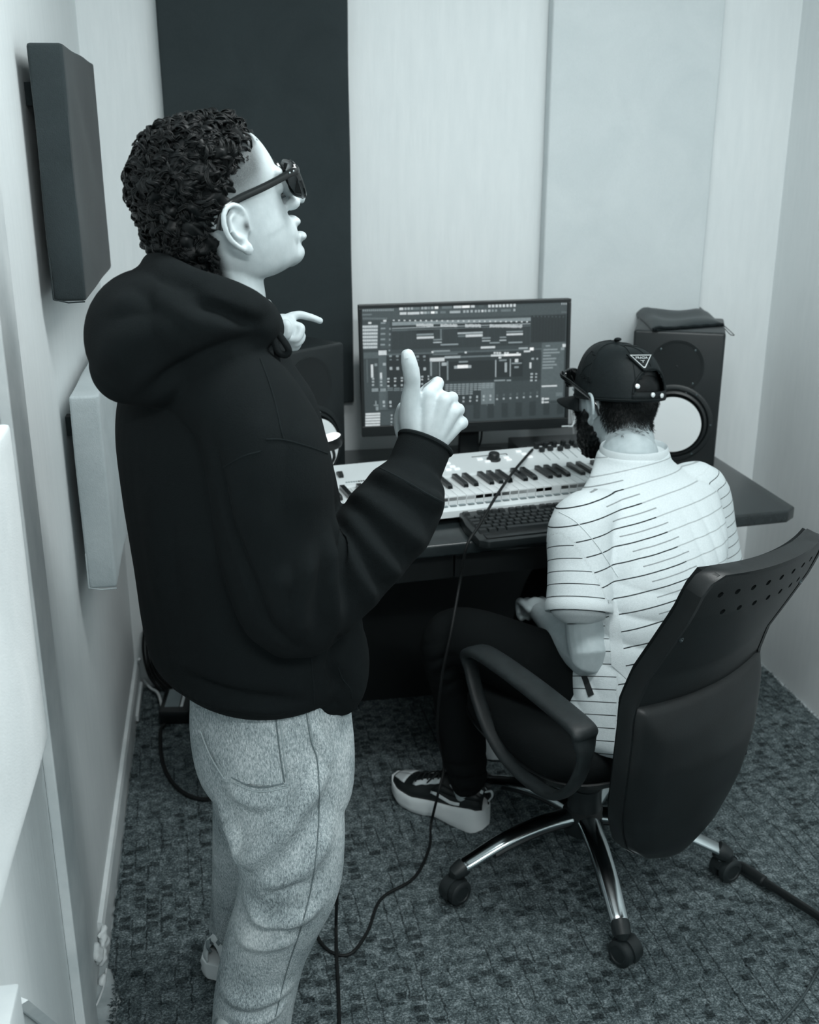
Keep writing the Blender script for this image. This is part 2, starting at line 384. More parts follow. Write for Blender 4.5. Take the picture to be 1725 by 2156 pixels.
# ================================================================== DESK
M_DESK = mat('black_desk_laminate', 0.020, 0.22, 0.55, var=0.25, vscale=30, bump=0.06, bscale=220)
M_DESK2 = mat('dark_desk_board', 0.010, 0.5, 0.4, var=0.2)
ZD = 0.75
desk = thing('desk', (0.75, 2.8, 0), 'black laminate studio desk along the back wall', 'desk')
bm = bmesh.new()
poly = [(0.0, 2.30), (1.405, 2.434), (1.438, 2.462), (1.443, 3.2), (0.0, 3.2)]
vv = [bm.verts.new((x, y, ZD - 0.033)) for x, y in poly]; f = bm.faces.new(vv)
ex = bmesh.ops.extrude_face_region(bm, geom=[f]); 
for g in ex['geom']:
    if isinstance(g, bmesh.types.BMVert): g.co.z = ZD
bmesh.ops.bevel(bm, geom=bm.edges[:], offset=0.007, segments=3, profile=0.6, affect='EDGES')
mb = MB(); mb.from_bm(bm); mb.build('desk_top', M_DESK, desk, smooth=True)
MB().box(V(0.03, 2.99, 0), V(1.25, 3.01, ZD - .034), .002).build('modesty_panel', M_DESK2, desk)
MB().box(V(0.0, 2.42, 0.0), V(0.03, 3.1, ZD - .034), .002).build('side_panel', M_DESK2, desk)
MB().box(V(1.30, 2.72, 0.03), V(1.335, 3.1, ZD - .034), .002).build('side_panel', M_DESK2, desk)
MB().box(V(1.265, 2.49, 0.0), V(1.40, 3.12, 0.034), .006).build('foot_rail', M_DESK2, desk)
ap = rotz((0.03, 2.365, 0), math.radians(5.3))
for i, (a, b_) in enumerate(((0.0, .50), (.503, .742), (.745, .90), (.903, 1.25))):
    MB().box(V(a, 0, .635), V(b_, .018, .714), .003, M=ap).build('apron_panel', M_DESK2, desk)

# ================================================================== SPEAKERS
M_CAB = mat('black_vinyl_cabinet', 0.014, 0.42, 0.45, var=0.1, bump=0.12, bscale=500)
M_RUB = mat('black_rubber', 0.010, 0.38, 0.5, var=0.1)
M_CONE = mat('white_speaker_cone', 0.80, 0.5, 0.3, var=0.02)
M_SCREW = mat('dark_steel_screw', 0.08, 0.3, 0.5, metal=0.8)
M_LOGO = mat('silver_arc', 0.35, 0.3, 0.5, metal=0.3)
def face(px, pz, dy=0.0):   # frame looking out of the baffle (-y)
    return Matrix.Translation((px, dy, pz)) @ Matrix.Rotation(math.pi / 2, 4, 'X')
def make_speaker(label):
    t = thing('studio_monitor_speaker', (0, 0, ZD), label, 'speaker', 'pair of studio speakers on the desk')
    def b(mb, n, m, p=t, sm=True):
        o = bpy.data.objects.new(n, mb.mesh(n, m, (0, 0, 0), sm)); COL.objects.link(o); o.parent = p; return o
    Wd, Hh, Dp = 0.25, 0.39, 0.275
    cab = MB().box(V(-Wd / 2, 0, 0), V(Wd / 2, Dp, Hh), 0.008, seg=3); b(cab, 'cabinet', M_CAB)
    wg = MB().lathe([(.076, 0), (.076, .0015), (.073, .002), (.05, -.004), (.030, -.012), (.024, -.014), (.0, -.014)], 48, face(0, .292, -.0012)); b(wg, 'waveguide', M_RUB)
    b(MB().lathe([(.021, -.010), (.019, -.003), (.012, .003), (.0, .006)], 32, face(0, .292, .004)), 'tweeter_dome', M_CAB)
    b(MB().lathe([(.112, 0), (.112, .004), (.108, .006), (.100, .006), (.097, .001), (.09, .001), (.0, -.002)], 56, face(0, .128)), 'woofer_frame', M_CAB)
    b(MB().lathe([(.097, .001), (.094, .007), (.088, .009), (.081, .004), (.079, 0)], 56, face(0, .128, -.0015), cap=False), 'woofer_surround', M_RUB)
    b(MB().lathe([(.080, .004), (.06, -.004), (.031, -.013), (.028, -.014), (.0, -.014)], 56, face(0, .128, -.016)), 'woofer_cone', M_CONE)
    b(MB().lathe([(.0285, 0), (.026, .004), (.018, .008), (.008, .010), (.0, .0103)], 40, face(0, .128, -.0035)), 'dust_cap', M_CONE)
    arc = [V(.104 * math.sin(a) * .55, -.004, .292 - .0) for a in (0,)]
    pts = [V(.079 * math.sin(a), -.0035, .292 - .0805 * math.cos(a)) for a in np.linspace(-.42, .42, 14)]
    b(MB().tube(pts, .0022, 6), 'badge_arc', M_LOGO)
    scr = MB().lathe([(.0034, 0), (.0034, .0012), (.002, .002), (.0, .0014)], 10).mesh('screw', M_SCREW, smooth=True)
    for (x, z, y) in [(sx * .047, .292 + sz * .047, -.0024) for sx in (-1, 1) for sz in (-1, 1)] + [(.105 * math.cos(a), .128 + .105 * math.sin(a), -.0058) for a in np.radians([0, 55, 125, 180, 235, 305])]:
        put(scr, 'screw', t, face(x, z, y))
    return t
def copy_tree(o, parent=None):
    c = o.copy(); COL.objects.link(c); c.parent = parent
    if parent is not None: c.matrix_local = o.matrix_local.copy()
    for ch in list(o.children): copy_tree(ch, c)
    return c
def front_place(o, pl, ang, z=ZD):   # pl: front centre on the desk
    o.location = (pl[0], pl[1], z); o.rotation_euler = (0, 0, ang)
spk = make_speaker('black studio speaker with a white woofer and nothing but a pouch on its top')
spk2 = copy_tree(spk)
front_place(spk, (1.262, 2.868), math.radians(-24))
front_place(spk2, (0.22, 2.785), math.radians(36))
spk['label'] = 'black studio speaker with a pouch on top, behind the capped man'
spk2['label'] = 'black studio speaker partly hidden behind the standing man'

# pouch lying on the right speaker
M_POUCH = mat('black_soft_pouch', 0.030, 0.45, 0.4, var=0.2, bump=0.2, bscale=60)
M_POUCHE = mat('black_woven_hem', 0.016, 0.9, 0.1, bump=0.6, bscale=300)
pz = ZD + 0.39
ptl, ptr, pbl, pbr = atz(1338, 660, pz), atz(1478, 652, pz), atz(1374, 697, pz), atz(1522, 686, pz)
pouch = thing('pouch', tuple((ptl + pbr) / 2), 'flat black soft pouch with a cord loop lying on the speaker', 'pouch')
N = 22; g = np.zeros((N, N, 3)); g2 = np.zeros((N, N, 3))
for i in range(N):
    for j in range(N):
        u, v = i / (N - 1), j / (N - 1); p = (ptl * (1 - u) + ptr * u) * (1 - v) + (pbl * (1 - u) + pbr * u) * v
        e = min(u, 1 - u, v, 1 - v); h = .004 + .012 * min(1, e * 6) ** .5 * (1 + .35 * math.sin(7 * u + 3 * v) + .25 * math.sin(11 * v - 4 * u)) + .005 * math.exp(-((u - .1) / .06) ** 2)
        g[i, j] = p + V(0, 0, h); g2[i, j] = p + V(0, 0, .0008)
mb = MB(); idx = lambda i, j, k: k * N * N + i * N + j; fs = []
for i in range(N - 1):
    for j in range(N - 1):
        fs += [(idx(i, j, 0), idx(i + 1, j, 0), idx(i + 1, j + 1, 0), idx(i, j + 1, 0)), (idx(i, j, 1), idx(i, j + 1, 1), idx(i + 1, j + 1, 1), idx(i + 1, j, 1))]
bd = [(i, 0) for i in range(N)] + [(N - 1, j) for j in range(1, N)] + [(i, N - 1) for i in range(N - 2, -1, -1)] + [(0, j) for j in range(N - 2, 0, -1)]
for a, b_ in zip(bd, bd[1:] + bd[:1]): fs.append((idx(*a, 0), idx(*a, 1), idx(*b_, 1), idx(*b_, 0)))
mb.add(np.vstack([g.reshape(-1, 3), g2.reshape(-1, 3)]), fs); mb.build('pouch_body', M_POUCH, pouch, smooth=True, angle=80)
MB().tube([g[i, N - 1] + V(.0, -.003, .001 + .001 * math.sin(i * 1.7)) for i in range(N)], .004, 8).build('hem', M_POUCHE, pouch, smooth=True)
MB().tube([g[i, N - 1] + V(.0, -.001, -.006 + .001 * math.sin(i * 2.1)) for i in range(1, N)], .003, 8).build('hem', M_POUCHE, pouch, smooth=True)
lp = catmull([g[N - 1, N - 2], aty(1530, 690, g[N - 1, N - 1][1]), aty(1544, 703, g[N - 1, N - 1][1] - .004), aty(1546, 706, g[N - 1, N - 1][1] - .006), aty(1538, 704, g[N - 1, N - 1][1] - .004), aty(1526, 691, g[N - 1, N - 1][1] - .002), g[N - 1, N - 1]], 6)
MB().tube(lp, .0011, 6).build('cord_loop', M_POUCHE, pouch, smooth=True)

# ================================================================== MONITOR
M_BEZ = mat('black_monitor_plastic', 0.013, 0.38, 0.5, var=0.1)
M_STAND = mat('dark_stand_metal', 0.012, 0.35, 0.5)
mc = V(0.685, 2.985, 0); monitor = thing('computer_monitor', (mc[0], mc[1] + .05, ZD), 'wide black computer monitor showing a music sequencer', 'monitor')
MW, MH, MZ = 0.604, 0.372, 0.846
MM = Matrix.Translation((mc[0], mc[1], MZ)) @ Matrix.Rotation(math.radians(-2.2), 4, 'Z') @ Matrix.Rotation(math.radians(-0.7), 4, 'Y') @ Matrix.Rotation(math.radians(-2), 4, 'X')
BZ, CH = 0.010, 0.030
mb = MB().box(V(-MW / 2, 0.0078, 0), V(MW / 2, 0.028, MH), .003, M=MM).box(V(-.2, .02, .06), V(.2, .055, MH - .06), .012, M=MM); mb.build('case', M_BEZ, monitor, smooth=True)
mb = MB()
for lo, hi in (((-MW / 2, 0, 0), (MW / 2, .008, CH)), ((-MW / 2, 0, MH - BZ), (MW / 2, .008, MH)), ((-MW / 2, 0, CH), (-MW / 2 + BZ, .008, MH - BZ)), ((MW / 2 - BZ, 0, CH), (MW / 2, .008, MH - BZ))):
    mb.box(V(*lo), V(*hi), .0015, M=MM)
mb.build('bezel', M_BEZ, monitor)
# screen: a flat lit picture
def lit_mat(v):
    nm = 'screen_tone_%d' % round(v * 1000)
    if nm in MATS: return MATS[nm]
    m, nt, b = base_mat(nm); b.inputs['Base Color'].default_value = tint(0.01); b.inputs['Roughness'].default_value = 0.5
    n = nt.ramp(nt.noise(180, 2), [(0.2, v * 0.85), (0.8, min(1, v * 1.12))])
    nt.link(n, b.inputs['Emission Color']); b.inputs['Emission Strength'].default_value = 1.0
    MATS[nm] = m; return m
LV = [0.018, 0.032, 0.050, 0.070, 0.10, 0.16, 0.26, 0.40, 0.62, 0.9]
def lv(v): return int(np.argmin([abs(math.log(v / q)) for q in LV]))
SW, SH = MW - 2 * BZ, MH - BZ - CH
def suv(x, y):   # picture coordinates measured on an enlargement of the screen -> 0..1
    yt, yb = 155 - (x - 75) * 63 / 1535, 1062 - (x - 118) * 102 / 1532; v = (y - yt) / (yb - yt)
    xl, xr = 75 + v * 43, 1610 + v * 40; return (x - xl) / (xr - xl), v
scr = MB(); LAY = [0]
def R(x0, y0, x1, y1, v, layer=1):
    xc, yc = (x0 + x1) / 2, (y0 + y1) / 2; u0, u1 = suv(x0, yc)[0], suv(x1, yc)[0]; v0, v1 = suv(xc, y0)[1], suv(xc, y1)[1]
    rect(max(u0, 0), max(v0, 0), min(u1, 1), min(v1, 1), v, layer)
def rect(u0, v0, u1, v1, v, layer=1):
    d = .0072 - layer * .00012 - LAY[0] * 1e-8; LAY[0] += 1
    P = [MM @ Vector((-MW / 2 + BZ + SW * u, d, CH + SH * (1 - w))) for u, w in ((u0, v0), (u1, v0), (u1, v1), (u0, v1))]
    scr.quad(*[tuple(p) for p in P], mi=lv(v))
rs = random.Random(11)
rect(0, 0, 1, 1, .052, 0)
rect(0, 0, 1, .10, .075, 1); rect(0, .10, 1, .135, .05, 1)
for k in range(16): R(82 + k * 14.5, 160 - k * .4, 92 + k * 14.5, 176 - k * .4, .26, 2)
for x, w, v in ((350, 30, .62), (388, 16, .4), (410, 18, .4), (436, 16, .4), (455, 46, .2), (512, 16, .4), (535, 20, .4), (560, 18, .3), (585, 18, .4), (612, 26, .8), (665, 76, .2), (752, 60, .5), (815, 58, .9), (882, 28, .62), (940, 40, .12)): R(x, 152 - (x - 350) * .045 - 10, x + w, 152 - (x - 350) * .045 + 12, v, 2)
for k in range(8): R(1012 + k * 27, 115 - k, 1030 + k * 27, 138 - k, .5, 2)
for x, w, v in ((355, 50, .5), (412, 88, .6), (508, 22, .5), (534, 22, .4), (560, 18, .3), (585, 28, .9), (617, 18, .4), (655, 40, .16), (725, 80, .35), (825, 18, .4), (850, 18, .4), (880, 18, .4), (912, 16, .4), (936, 16, .4), (962, 16, .5), (985, 16, .4), (1012, 18, .4), (1040, 15, .3), (1065, 15, .3), (1110, 75, .14), (1202, 16, .4)): R(x, 190 - (x - 350) * .04 - 10, x + w, 190 - (x - 350) * .04 + 8, v, 2)
for k in range(3): R(1565 + k * 16, 98, 1574 + k * 16, 112, .4, 2); R(1572 + k * 14, 160, 1580 + k * 14, 172, .2, 2)
for k in range(14): R(85 + k * 13, 222, 94 + k * 13, 236, .16, 2)
R(80, 195, 150, 206, .16, 2)
R(235, 238, 258, 252, .5, 2); R(125, 255, 148, 270, .5, 2)
for k in range(7): R(83, 280 + k * 26, 196, 301 + k * 26, .40, 2)
for k in range(7):
    for q in range(7): R(86 + q * 16, 285 + k * 26, 97 + q * 16, 295 + k * 26, .6, 3)
R(215, 250, 285, 455, .06, 1)
for k in range(5): R(218, 256 + k * 41, 252, 268 + k * 41, .22, 2); R(280, 298 + k * 41, 292, 312 + k * 41, .3, 2)
R(295, 240, 1340, 440, .034, 1); R(1345, 190, 1608, 390, .02, 2)
for k in range(22): R(300 + k * 48, 262, 302 + k * 48, 440, .045, 2)
for k in range(11): R(1350 + k * 24, 190, 1352 + k * 24, 390, .03, 3)
for k in range(9): R(1358 + k * 28, 196, 1368 + k * 28, 206, .07, 3)
R(300, 232, 1340, 258, .26, 2); R(300, 276, 1340, 281, .4, 2); R(300, 292, 1340, 296, .16, 2)
for k in range(26): R(305 + k * 40, 236, 318 + k * 40, 246, .5, 3)
for x0, x1 in ((480, 608), (660, 790), (845, 972), (1030, 1280)):
    for k in range(int((x1 - x0) / 8)): R(x0 + k * 8, 262 + rs.uniform(0, 5), x0 + k * 8 + 6, 288 - rs.uniform(0, 5), .6, 3)
R(300, 306, 420, 322, .12, 3)
for x0, y0, x1, y1, v in ((484, 312, 610, 334, .012), (484, 338, 610, 352, .3), (486, 360, 614, 376, .62), (610, 378, 676, 388, .3), (610, 398, 674, 408, .4), (666, 412, 800, 424, .3), (793, 296, 975, 318, .012), (790, 322, 980, 336, .35), (795, 348, 850, 360, .16), (852, 340, 980, 358, .62), (975, 360, 1042, 372, .3), (978, 382, 1040, 392, .35), (1035, 396, 1112, 406, .3), (1110, 354, 1160, 364, .3), (1110, 376, 1162, 386, .35), (1158, 310, 1284, 320, .3), (1160, 328, 1286, 342, .5), (1178, 390, 1285, 402, .26), (970, 428, 1080, 444, .62), (660, 300, 672, 380, .2)): R(x0, y0, x1, y1, v, 4)
R(95, 470, 1440, 500, .09, 1); R(205, 470, 265, 505, .62, 3); R(95, 485, 205, 518, .12, 2)
# mixer
R(270, 500, 600, 760, .02, 2); R(210, 500, 268, 760, .10, 2); R(268, 760, 990, 900, .024, 2); R(990, 705, 1095, 885, .16, 2); R(1100, 700, 1440, 880, .045, 2); R(218, 780, 285, 930, .10, 2)
for k in range(7):
    x = 285 + k * 50.5
    R(x, 505, x + 20, 520, .3, 3); R(x + 4, 535, x + 20, 545, .2, 3); R(x + 6, 595, x + 26, 618, .35, 3); R(x - 10, 680 - k * 4, x + 8, 694 - k * 4, .4, 3); R(x - 8, 704 - k * 4, x + 6, 714 - k * 4, .5, 3); R(x - 8, 736 - k * 4, x + 8, 750 - k * 4, .4, 3); R(x - 8, 755, x + 34, 765, .2, 3); R(x - 8, 770, x + 34, 780, .2, 3)
for x, y in ((170, 690), (170, 712), (170, 738), (230, 690), (230, 712), (232, 738)): R(x - 8, y - 8, x + 8, y + 6, .4, 3)
R(152, 578, 170, 680, .5, 3); R(178, 570, 198, 590, .3, 3); R(120, 540, 130, 720, .09, 2); R(162, 762, 210, 788, .3, 3); R(225, 762, 268, 786, .3, 3); R(220, 640, 236, 682, .5, 3); R(240, 565, 262, 585, .35, 3)
for k in range(24):
    x = 790 + k * 51.5 if k < 13 else 0
    if x: y = 835 - k * 4.6; R(x - 6 + 15, y - 15, x + 8 + 15, y + 4, .4 if k < 6 else .12, 4); R(x + 9, y + 16, x + 23, y + 30, .4, 4)
for k in range(2): R(245 + k * 50, 858, 262 + k * 50, 880, .35, 4); R(248 + k * 50, 892, 264 + k * 50, 906, .4, 4)
for r_ in range(6):
    for k in range(12 - (r_ > 2) * 3 - (r_ > 3) * 2):
        R(715 + k * 31, 722 + r_ * 15 - k * 1.6, 740 + k * 31, 732 + r_ * 15 - k * 1.6, .26, 4)
# plug-in window
R(585, 470, 1440, 700, .026, 5); R(590, 520, 700, 548, .62, 6); R(700, 505, 820, 522, .4, 6); R(820, 500, 1050, 512, .2, 6); R(1050, 484, 1280, 500, .62, 6); R(1110, 505, 1130, 520, .6, 6); R(1150, 482, 1275, 498, .9, 7)
R(595, 545, 608, 660, .3, 6); R(612, 560, 650, 650, .05, 6); R(670, 548, 720, 690, .016, 6); R(722, 545, 732, 690, .3, 7); R(664, 550, 670, 690, .26, 7); R(680, 555, 718, 580, .35, 7); R(735, 540, 1085, 690, .013, 6); R(1088, 530, 1096, 660, .35, 7); R(1200, 520, 1207, 655, .35, 7); R(1100, 530, 1200, 660, .016, 6); R(1210, 520, 1300, 655, .014, 6)
R(808, 542, 878, 554, .26, 7); R(775, 576, 905, 598, .4, 7); R(800, 572, 880, 596, .9, 8); R(1115, 526, 1172, 538, .26, 7); R(1160, 548, 1178, 622, .35, 7); R(1236, 520, 1262, 545, .5, 7); R(1212, 548, 1290, 558, .26, 7); R(1235, 575, 1268, 590, .3, 7); R(1085, 680, 1170, 692, .26, 7); R(1180, 678, 1215, 690, .26, 7)
for x in (600, 850, 1070, 1090, 1110, 1150, 1170, 1245): R(x, 470, x + 16, 484, .5, 7)
R(610, 462, 740, 474, .26, 7); R(610, 488, 800, 496, .16, 7); R(1300, 455, 1350, 468, .6, 7); R(1345, 432, 1375, 455, .9, 7); R(1350, 545, 1365, 590, .6, 7); R(1260, 432, 1330, 444, .35, 7)
for y in (510, 625, 650, 675): R(1362, y, 1382, y + 14, .4, 7); R(1400, y, 1414, y + 12, .35, 7)
# browser
R(1445, 390, 1620, 860, .085, 3); R(1445, 392, 1620, 410, .12, 4); R(1465, 412, 1500, 424, .3, 5); R(1595, 402, 1620, 425, .6, 5); R(1585, 428, 1612, 448, .3, 5)
for k in range(10):
    w = rs.uniform(60, 130) if k < 8 else 20; R(1450, 440 + k * 23, 1450 + w, 452 + k * 23, .24 if k < 7 else .12, 5)
R(1455, 716, 1575, 728, .7, 5); R(1460, 735, 1625, 800, .12, 4); R(1570, 770, 1620, 798, .2, 5); R(1462, 812, 1480, 832, .7, 5); R(1484, 814, 1518, 826, .5, 5); R(1462, 838, 1480, 856, .5, 5); R(1484, 842, 1518, 852, .5, 5); R(1460, 842, 1630, 850, .03, 4)
# channel rack at the lower edge
for k in range(15):
    x = 830 + k * 54; R(x, 885 - k * 4.2, x + 50, 995 - k * 4.2, .055 if k % 2 else .04, 3)
for k in range(5): R(118, 955 + k * 22, 230, 972 + k * 22, .5, 4)
R(235, 940, 325, 1050, .07, 2); R(190, 860, 200, 900, .3, 4); R(180, 890, 214, 900, .26, 4); R(195, 905, 215, 935, .26, 4)
for k in range(4): R(310, 965 + k * 27, 322, 978 + k * 27, .35, 4)
scr.build('screen', [lit_mat(v) for v in LV], monitor)
MB().box(V(.0, -.0004, .011), V(.032, .001, .019), M=MM).build('maker_badge', M_RUB, monitor)
# stand
mb = MB().box(V(mc[0] - .03 + .02, mc[1] + .045, ZD + .008), V(mc[0] + .03 + .02, mc[1] + .068, .98), .006); mb.build('stand_neck', M_STAND, monitor, smooth=True)
MB().box(V(mc[0] - .11, mc[1] - .045, ZD), V(mc[0] + .14, mc[1] + .14, ZD + .010), .004).build('stand_base', M_STAND, monitor, smooth=True)
MB().tube(catmull([V(.72, 3.06, .95), V(.745, 3.05, .86), V(.74, 3.06, .78), V(.70, 3.1, .757)], 8), .003, 6).build('power_lead', M_RUB, monitor, smooth=True)

# ================================================================== MIDI KEYBOARD
M_KBW = mat('white_keyboard_plastic', 0.74, 0.4, 0.4, var=0.02)
M_KEYW = mat('white_key', 0.78, 0.3, 0.5, var=0.02)
M_KEYB = mat('black_key', 0.008, 0.22, 0.6, var=0.05)
M_GREYP = mat('mid_grey_plastic', 0.25, 0.5, 0.4)
midi = thing('midi_keyboard', (0.2, 2.425, ZD), 'long white piano-style MIDI keyboard with faders on the desk', 'midi keyboard')
midi.rotation_euler = (0, 0, math.radians(9))
def lb(mb, name, m, parent, smooth=False, angle=40):
    o = bpy.data.objects.new(name, mb.mesh(name, m, (0, 0, 0), smooth, angle)); COL.objects.link(o); o.parent = parent; return o
L = 0.95
prof = [(0.0, .018), (0.0, .034), (.012, .040), (.030, .042), (.032, .030), (.165, .030), (.168, .066), (.175, .070), (.30, .088), (.305, .086), (.305, .012), (.02, .010)]
lb(MB().prism(prof, 0, 0, L), 'keyboard_body', M_KBW, midi)
for x0, x1 in ((0.0, .052), (L - .046, L)):
    lb(MB().prism([(0, .018), (0, .058), (.17, .068), (.30, .0885), (.305, .018)], 0, x0, x1), 'end_cheek', M_KBW, midi)
s0, kw = 0.0575, 0.0235
mw = MB().box(V(.0005, .022, .052), V(kw - .0005, .165, .066), .0012).box(V(.0005, .022, .042), V(kw - .0005, .030, .062)).mesh('white_key', M_KEYW, smooth=True)
mbk = MB().prism([(.075, .060), (.078, .0735), (.086, .0765), (.163, .0775), (.165, .060)], 0, .0, .0125).mesh('black_key', M_KEYB)
for i in range(36): put(mw, 'white_key', midi, Matrix.Translation((s0 + i * kw, 0, 0)))
for i in range(35):
    if i % 7 in (0, 1, 3, 4, 5): put(mbk, 'black_key', midi, Matrix.Translation((s0 + (i + 1) * kw - .00625 + (.002 if i % 7 in (1, 5) else -.002 if i % 7 in (0, 3) else 0), 0, 0)))
slot = MB().box(V(.003, .0125, .0415), V(.019, .027, .0432)).mesh('key_slot', M_GREYP)
for i in range(36): put(slot, 'vent_slot', midi, Matrix.Translation((s0 + i * kw, 0, 0)))
def top(y): return .070 + (y - .175) * .018 / .125
M_PAD = mat('lit_white_pad', 0.85, 0.4, 0.4, var=0.02, emit=0.35)
pad = MB().box(V(-.008, -.0055, 0), V(.008, .0055, .004), .0015).mesh('pad_button', M_PAD, smooth=True)
slope = Matrix.Rotation(math.atan2(.018, .125), 4, 'X')
def on_top(x, y, dz=0.0): return Matrix.Translation((x, y, top(y) + dz)) @ slope
for x, y in ((.42, .245), (.425, .222), (.408, .205), (.432, .205), (.40, .225), (.515, .250), (.530, .232), (.59, .245), (.591, .23), (.64, .276), (.648, .256), (.656, .236)): put(pad, 'pad_button', midi, on_top(x, y))
lb(MB().lathe([(.0, 0), (.019, 0), (.019, .003), (.016, .005), (.0145, .018), (.0125, .02), (.0, .02)], 28, on_top(.553, .243)), 'jog_knob', M_RUB, midi, True)
rot = MB().lathe([(.0, 0), (.0085, 0), (.0078, .012), (.0065, .016), (.0, .016)], 18).mesh('rotary_knob', M_RUB, smooth=True)
fad = MB().box(V(-.0075, -.006, .001), V(.0075, .006, .013), .002).mesh('fader_cap', M_RUB, smooth=True)
trk = MB().box(V(-.0009, -.03, 0), V(.0009, .03, .0006)).mesh('fader_track', M_GREYP)
for i in range(9):
    x = .70 + i * .027; put(rot, 'rotary_knob', midi, on_top(x, .288)); put(trk, 'fader_track', midi, on_top(x + .004, .235)); put(fad, 'fader_cap', midi, on_top(x + .004, (.262, .265, .258, .268, .27)[i % 5]))
lb(MB().box(V(.50, .270, top(.270)), V(.60, .272, top(.27) + .0012)).box(V(.60, .262, top(.262)), V(.602, .272, top(.27) + .0012)), 'panel_line', M_RUB, midi)
for x in (.098, .122): lb(MB().prism([(.222, top(.222)), (.222, top(.22) + .008), (.237, top(.237) + .012), (.252, top(.252) + .004), (.252, top(.252))], 0, x - .006, x + .006), 'wheel_lever', M_RUB, midi)
M_PRT = mat('grey_print', 0.3, 0.6)
for i in range(9): lb(MB().box(V(.125 + i * .0065, .190, top(.190)), V(.1295 + i * .0065, .197, top(.197) + .0004)), 'printed_mark', M_PRT if i < 5 else M_RUB, midi)

# ================================================================== COMPUTER KEYBOARD
M_CK = mat('black_keyboard_case', 0.010, 0.3, 0.5, var=0.1); M_CKK = mat('black_keycap', 0.014, 0.42, 0.5, var=0.1)
ck = thing('computer_keyboard', (0.553, 2.262, ZD), 'black computer keyboard in front of the white keys', 'keyboard')
ck.rotation_euler = (0, 0, math.radians(7)); ck.location = (0.565, 2.312, ZD)
KW, KD = 0.44, 0.175
bmk = bmesh.new(); pl_ = [(0, 0), (.0, KD * .55), (.012, KD), (KW - .012, KD), (KW, KD * .55), (KW, 0), (KW - .02, -.016), (.02, -.016)]
vv = [bmk.verts.new((x, y, .0)) for x, y in pl_]; f = bmk.faces.new(vv); ex = bmesh.ops.extrude_face_region(bmk, geom=[f])
for g_ in ex['geom']:
    if isinstance(g_, bmesh.types.BMVert): g_.co.z = .018 + g_.co.y * .06
bmesh.ops.bevel(bmk, geom=bmk.edges[:], offset=.004, segments=2, profile=.6, affect='EDGES')
mb = MB(); mb.from_bm(bmk); lb(mb, 'case', M_CK, ck, True)
def capmesh(w):
    R_ = [[(.0008, .0008, 0), (w - .0008, .0008, 0), (w - .0008, .0172, 0), (.0008, .0172, 0)], [(.003, .003, .0075), (w - .003, .003, .0075), (w - .003, .0160, .0075), (.003, .0160, .0075)]]
    return MB().rings(R_).mesh('keycap', M_CKK)
caps = {}
def keyrow(y, x, widths):
    for w in widths:
        if w < 0: x += -w * .0185; continue
        if w not in caps: caps[w] = capmesh(.0185 * w)
        put(caps[w], 'keycap', ck, Matrix.Translation((x, y, .0175 + y * .06))); x += .0185 * w
keyrow(.145, .014, [1, -1, 1, 1, 1, 1, -.5, 1, 1, 1, 1, -.5, 1, 1, 1, 1, -.25, 1, 1, 1, -.25, 1, 1, 1, 1])
keyrow(.115, .014, [1] * 13 + [2, -.25, 1, 1, 1, -.25, 1, 1, 1, 1])
keyrow(.095, .014, [1.5] + [1] * 12 + [1.5, -.25, 1, 1, 1, -.25, 1, 1, 1, 1])
keyrow(.075, .014, [1.75] + [1] * 11 + [2.25, -3.5, 1, 1, 1, 1])
keyrow(.055, .014, [2.25] + [1] * 10 + [2.75, -1.25, 1, -1.25, 1, 1, 1, 1])
keyrow(.035, .014, [1.25, 1.25, 1.25, 6.25, 1.25, 1.25, 1.25, 1.25, -.25, 1, 1, 1, -.25, 2, 1, 1])
lb(MB().box(V(.02, .0, .0175), V(KW - .02, .028, .0215), .002), 'palm_rest', M_CK, ck, True)

# ================================================================== SMALL GEAR ON THE DESK
ifc = thing('audio_interface', (0.905, 3.0, ZD), 'small black audio interface with two lit dots beneath the monitor', 'audio interface')
MB().box(V(.835, 2.93, ZD), V(1.06, 3.08, ZD + .05), .004).build('case', M_CK, ifc, smooth=True)
M_LED = mat('white_led', 0.9, 0.4, emit=1.5)
for px_, m_ in ((1184, M_LED), (1204, M_GREYP)):
    q = aty(px_, 937, 2.93); Mk = Matrix.Translation((q[0], 2.931, ZD + .026)) @ Matrix.Rotation(math.pi / 2, 4, 'X')
    if m_ is M_LED: MB().lathe([(.0, 0), (.0035, 0), (.003, .002), (.0, .0028)], 14, Mk).build('indicator_light', m_, ifc, smooth=True)
    else:
        k_ = MB().lathe([(.0, 0), (.009, 0), (.008, .012), (.0, .013)], 20, Mk).build('volume_knob', M_CK, ifc, smooth=True)
        MB().lathe([(.0, .0125), (.0035, .0125), (.003, .015), (.0, .0155)], 14, Mk).build('indicator_light', M_LED, k_, smooth=True)
box = thing('breakout_box', (0.50, 3.0, ZD), 'flat black box on the desk in front of the monitor foot', 'box')
MB().box(V(.365, 2.90, ZD + .003), V(.565, 2.972, ZD + .034), .004).build('case', M_CK, box, smooth=True)
for x in (.38, .55): MB().lathe([(.0, 0), (.006, 0), (.006, .004), (.0, .004)], 12, Matrix.Translation((x, 2.935, ZD))).build('rubber_foot', M_RUB, box)
for k in range(5): MB().tube(catmull([V(.85 + .03 * k, 2.96 - .004 * k, ZD + .053), V(.83 + .02 * k, 2.91, ZD + .062 + .004 * k), V(.88 + .01 * k, 2.93, ZD + .057), V(.95, 2.97 + .01 * k, ZD + .054)], 6), .0032, 6).build('patch_lead', M_RUB, ifc, smooth=True)
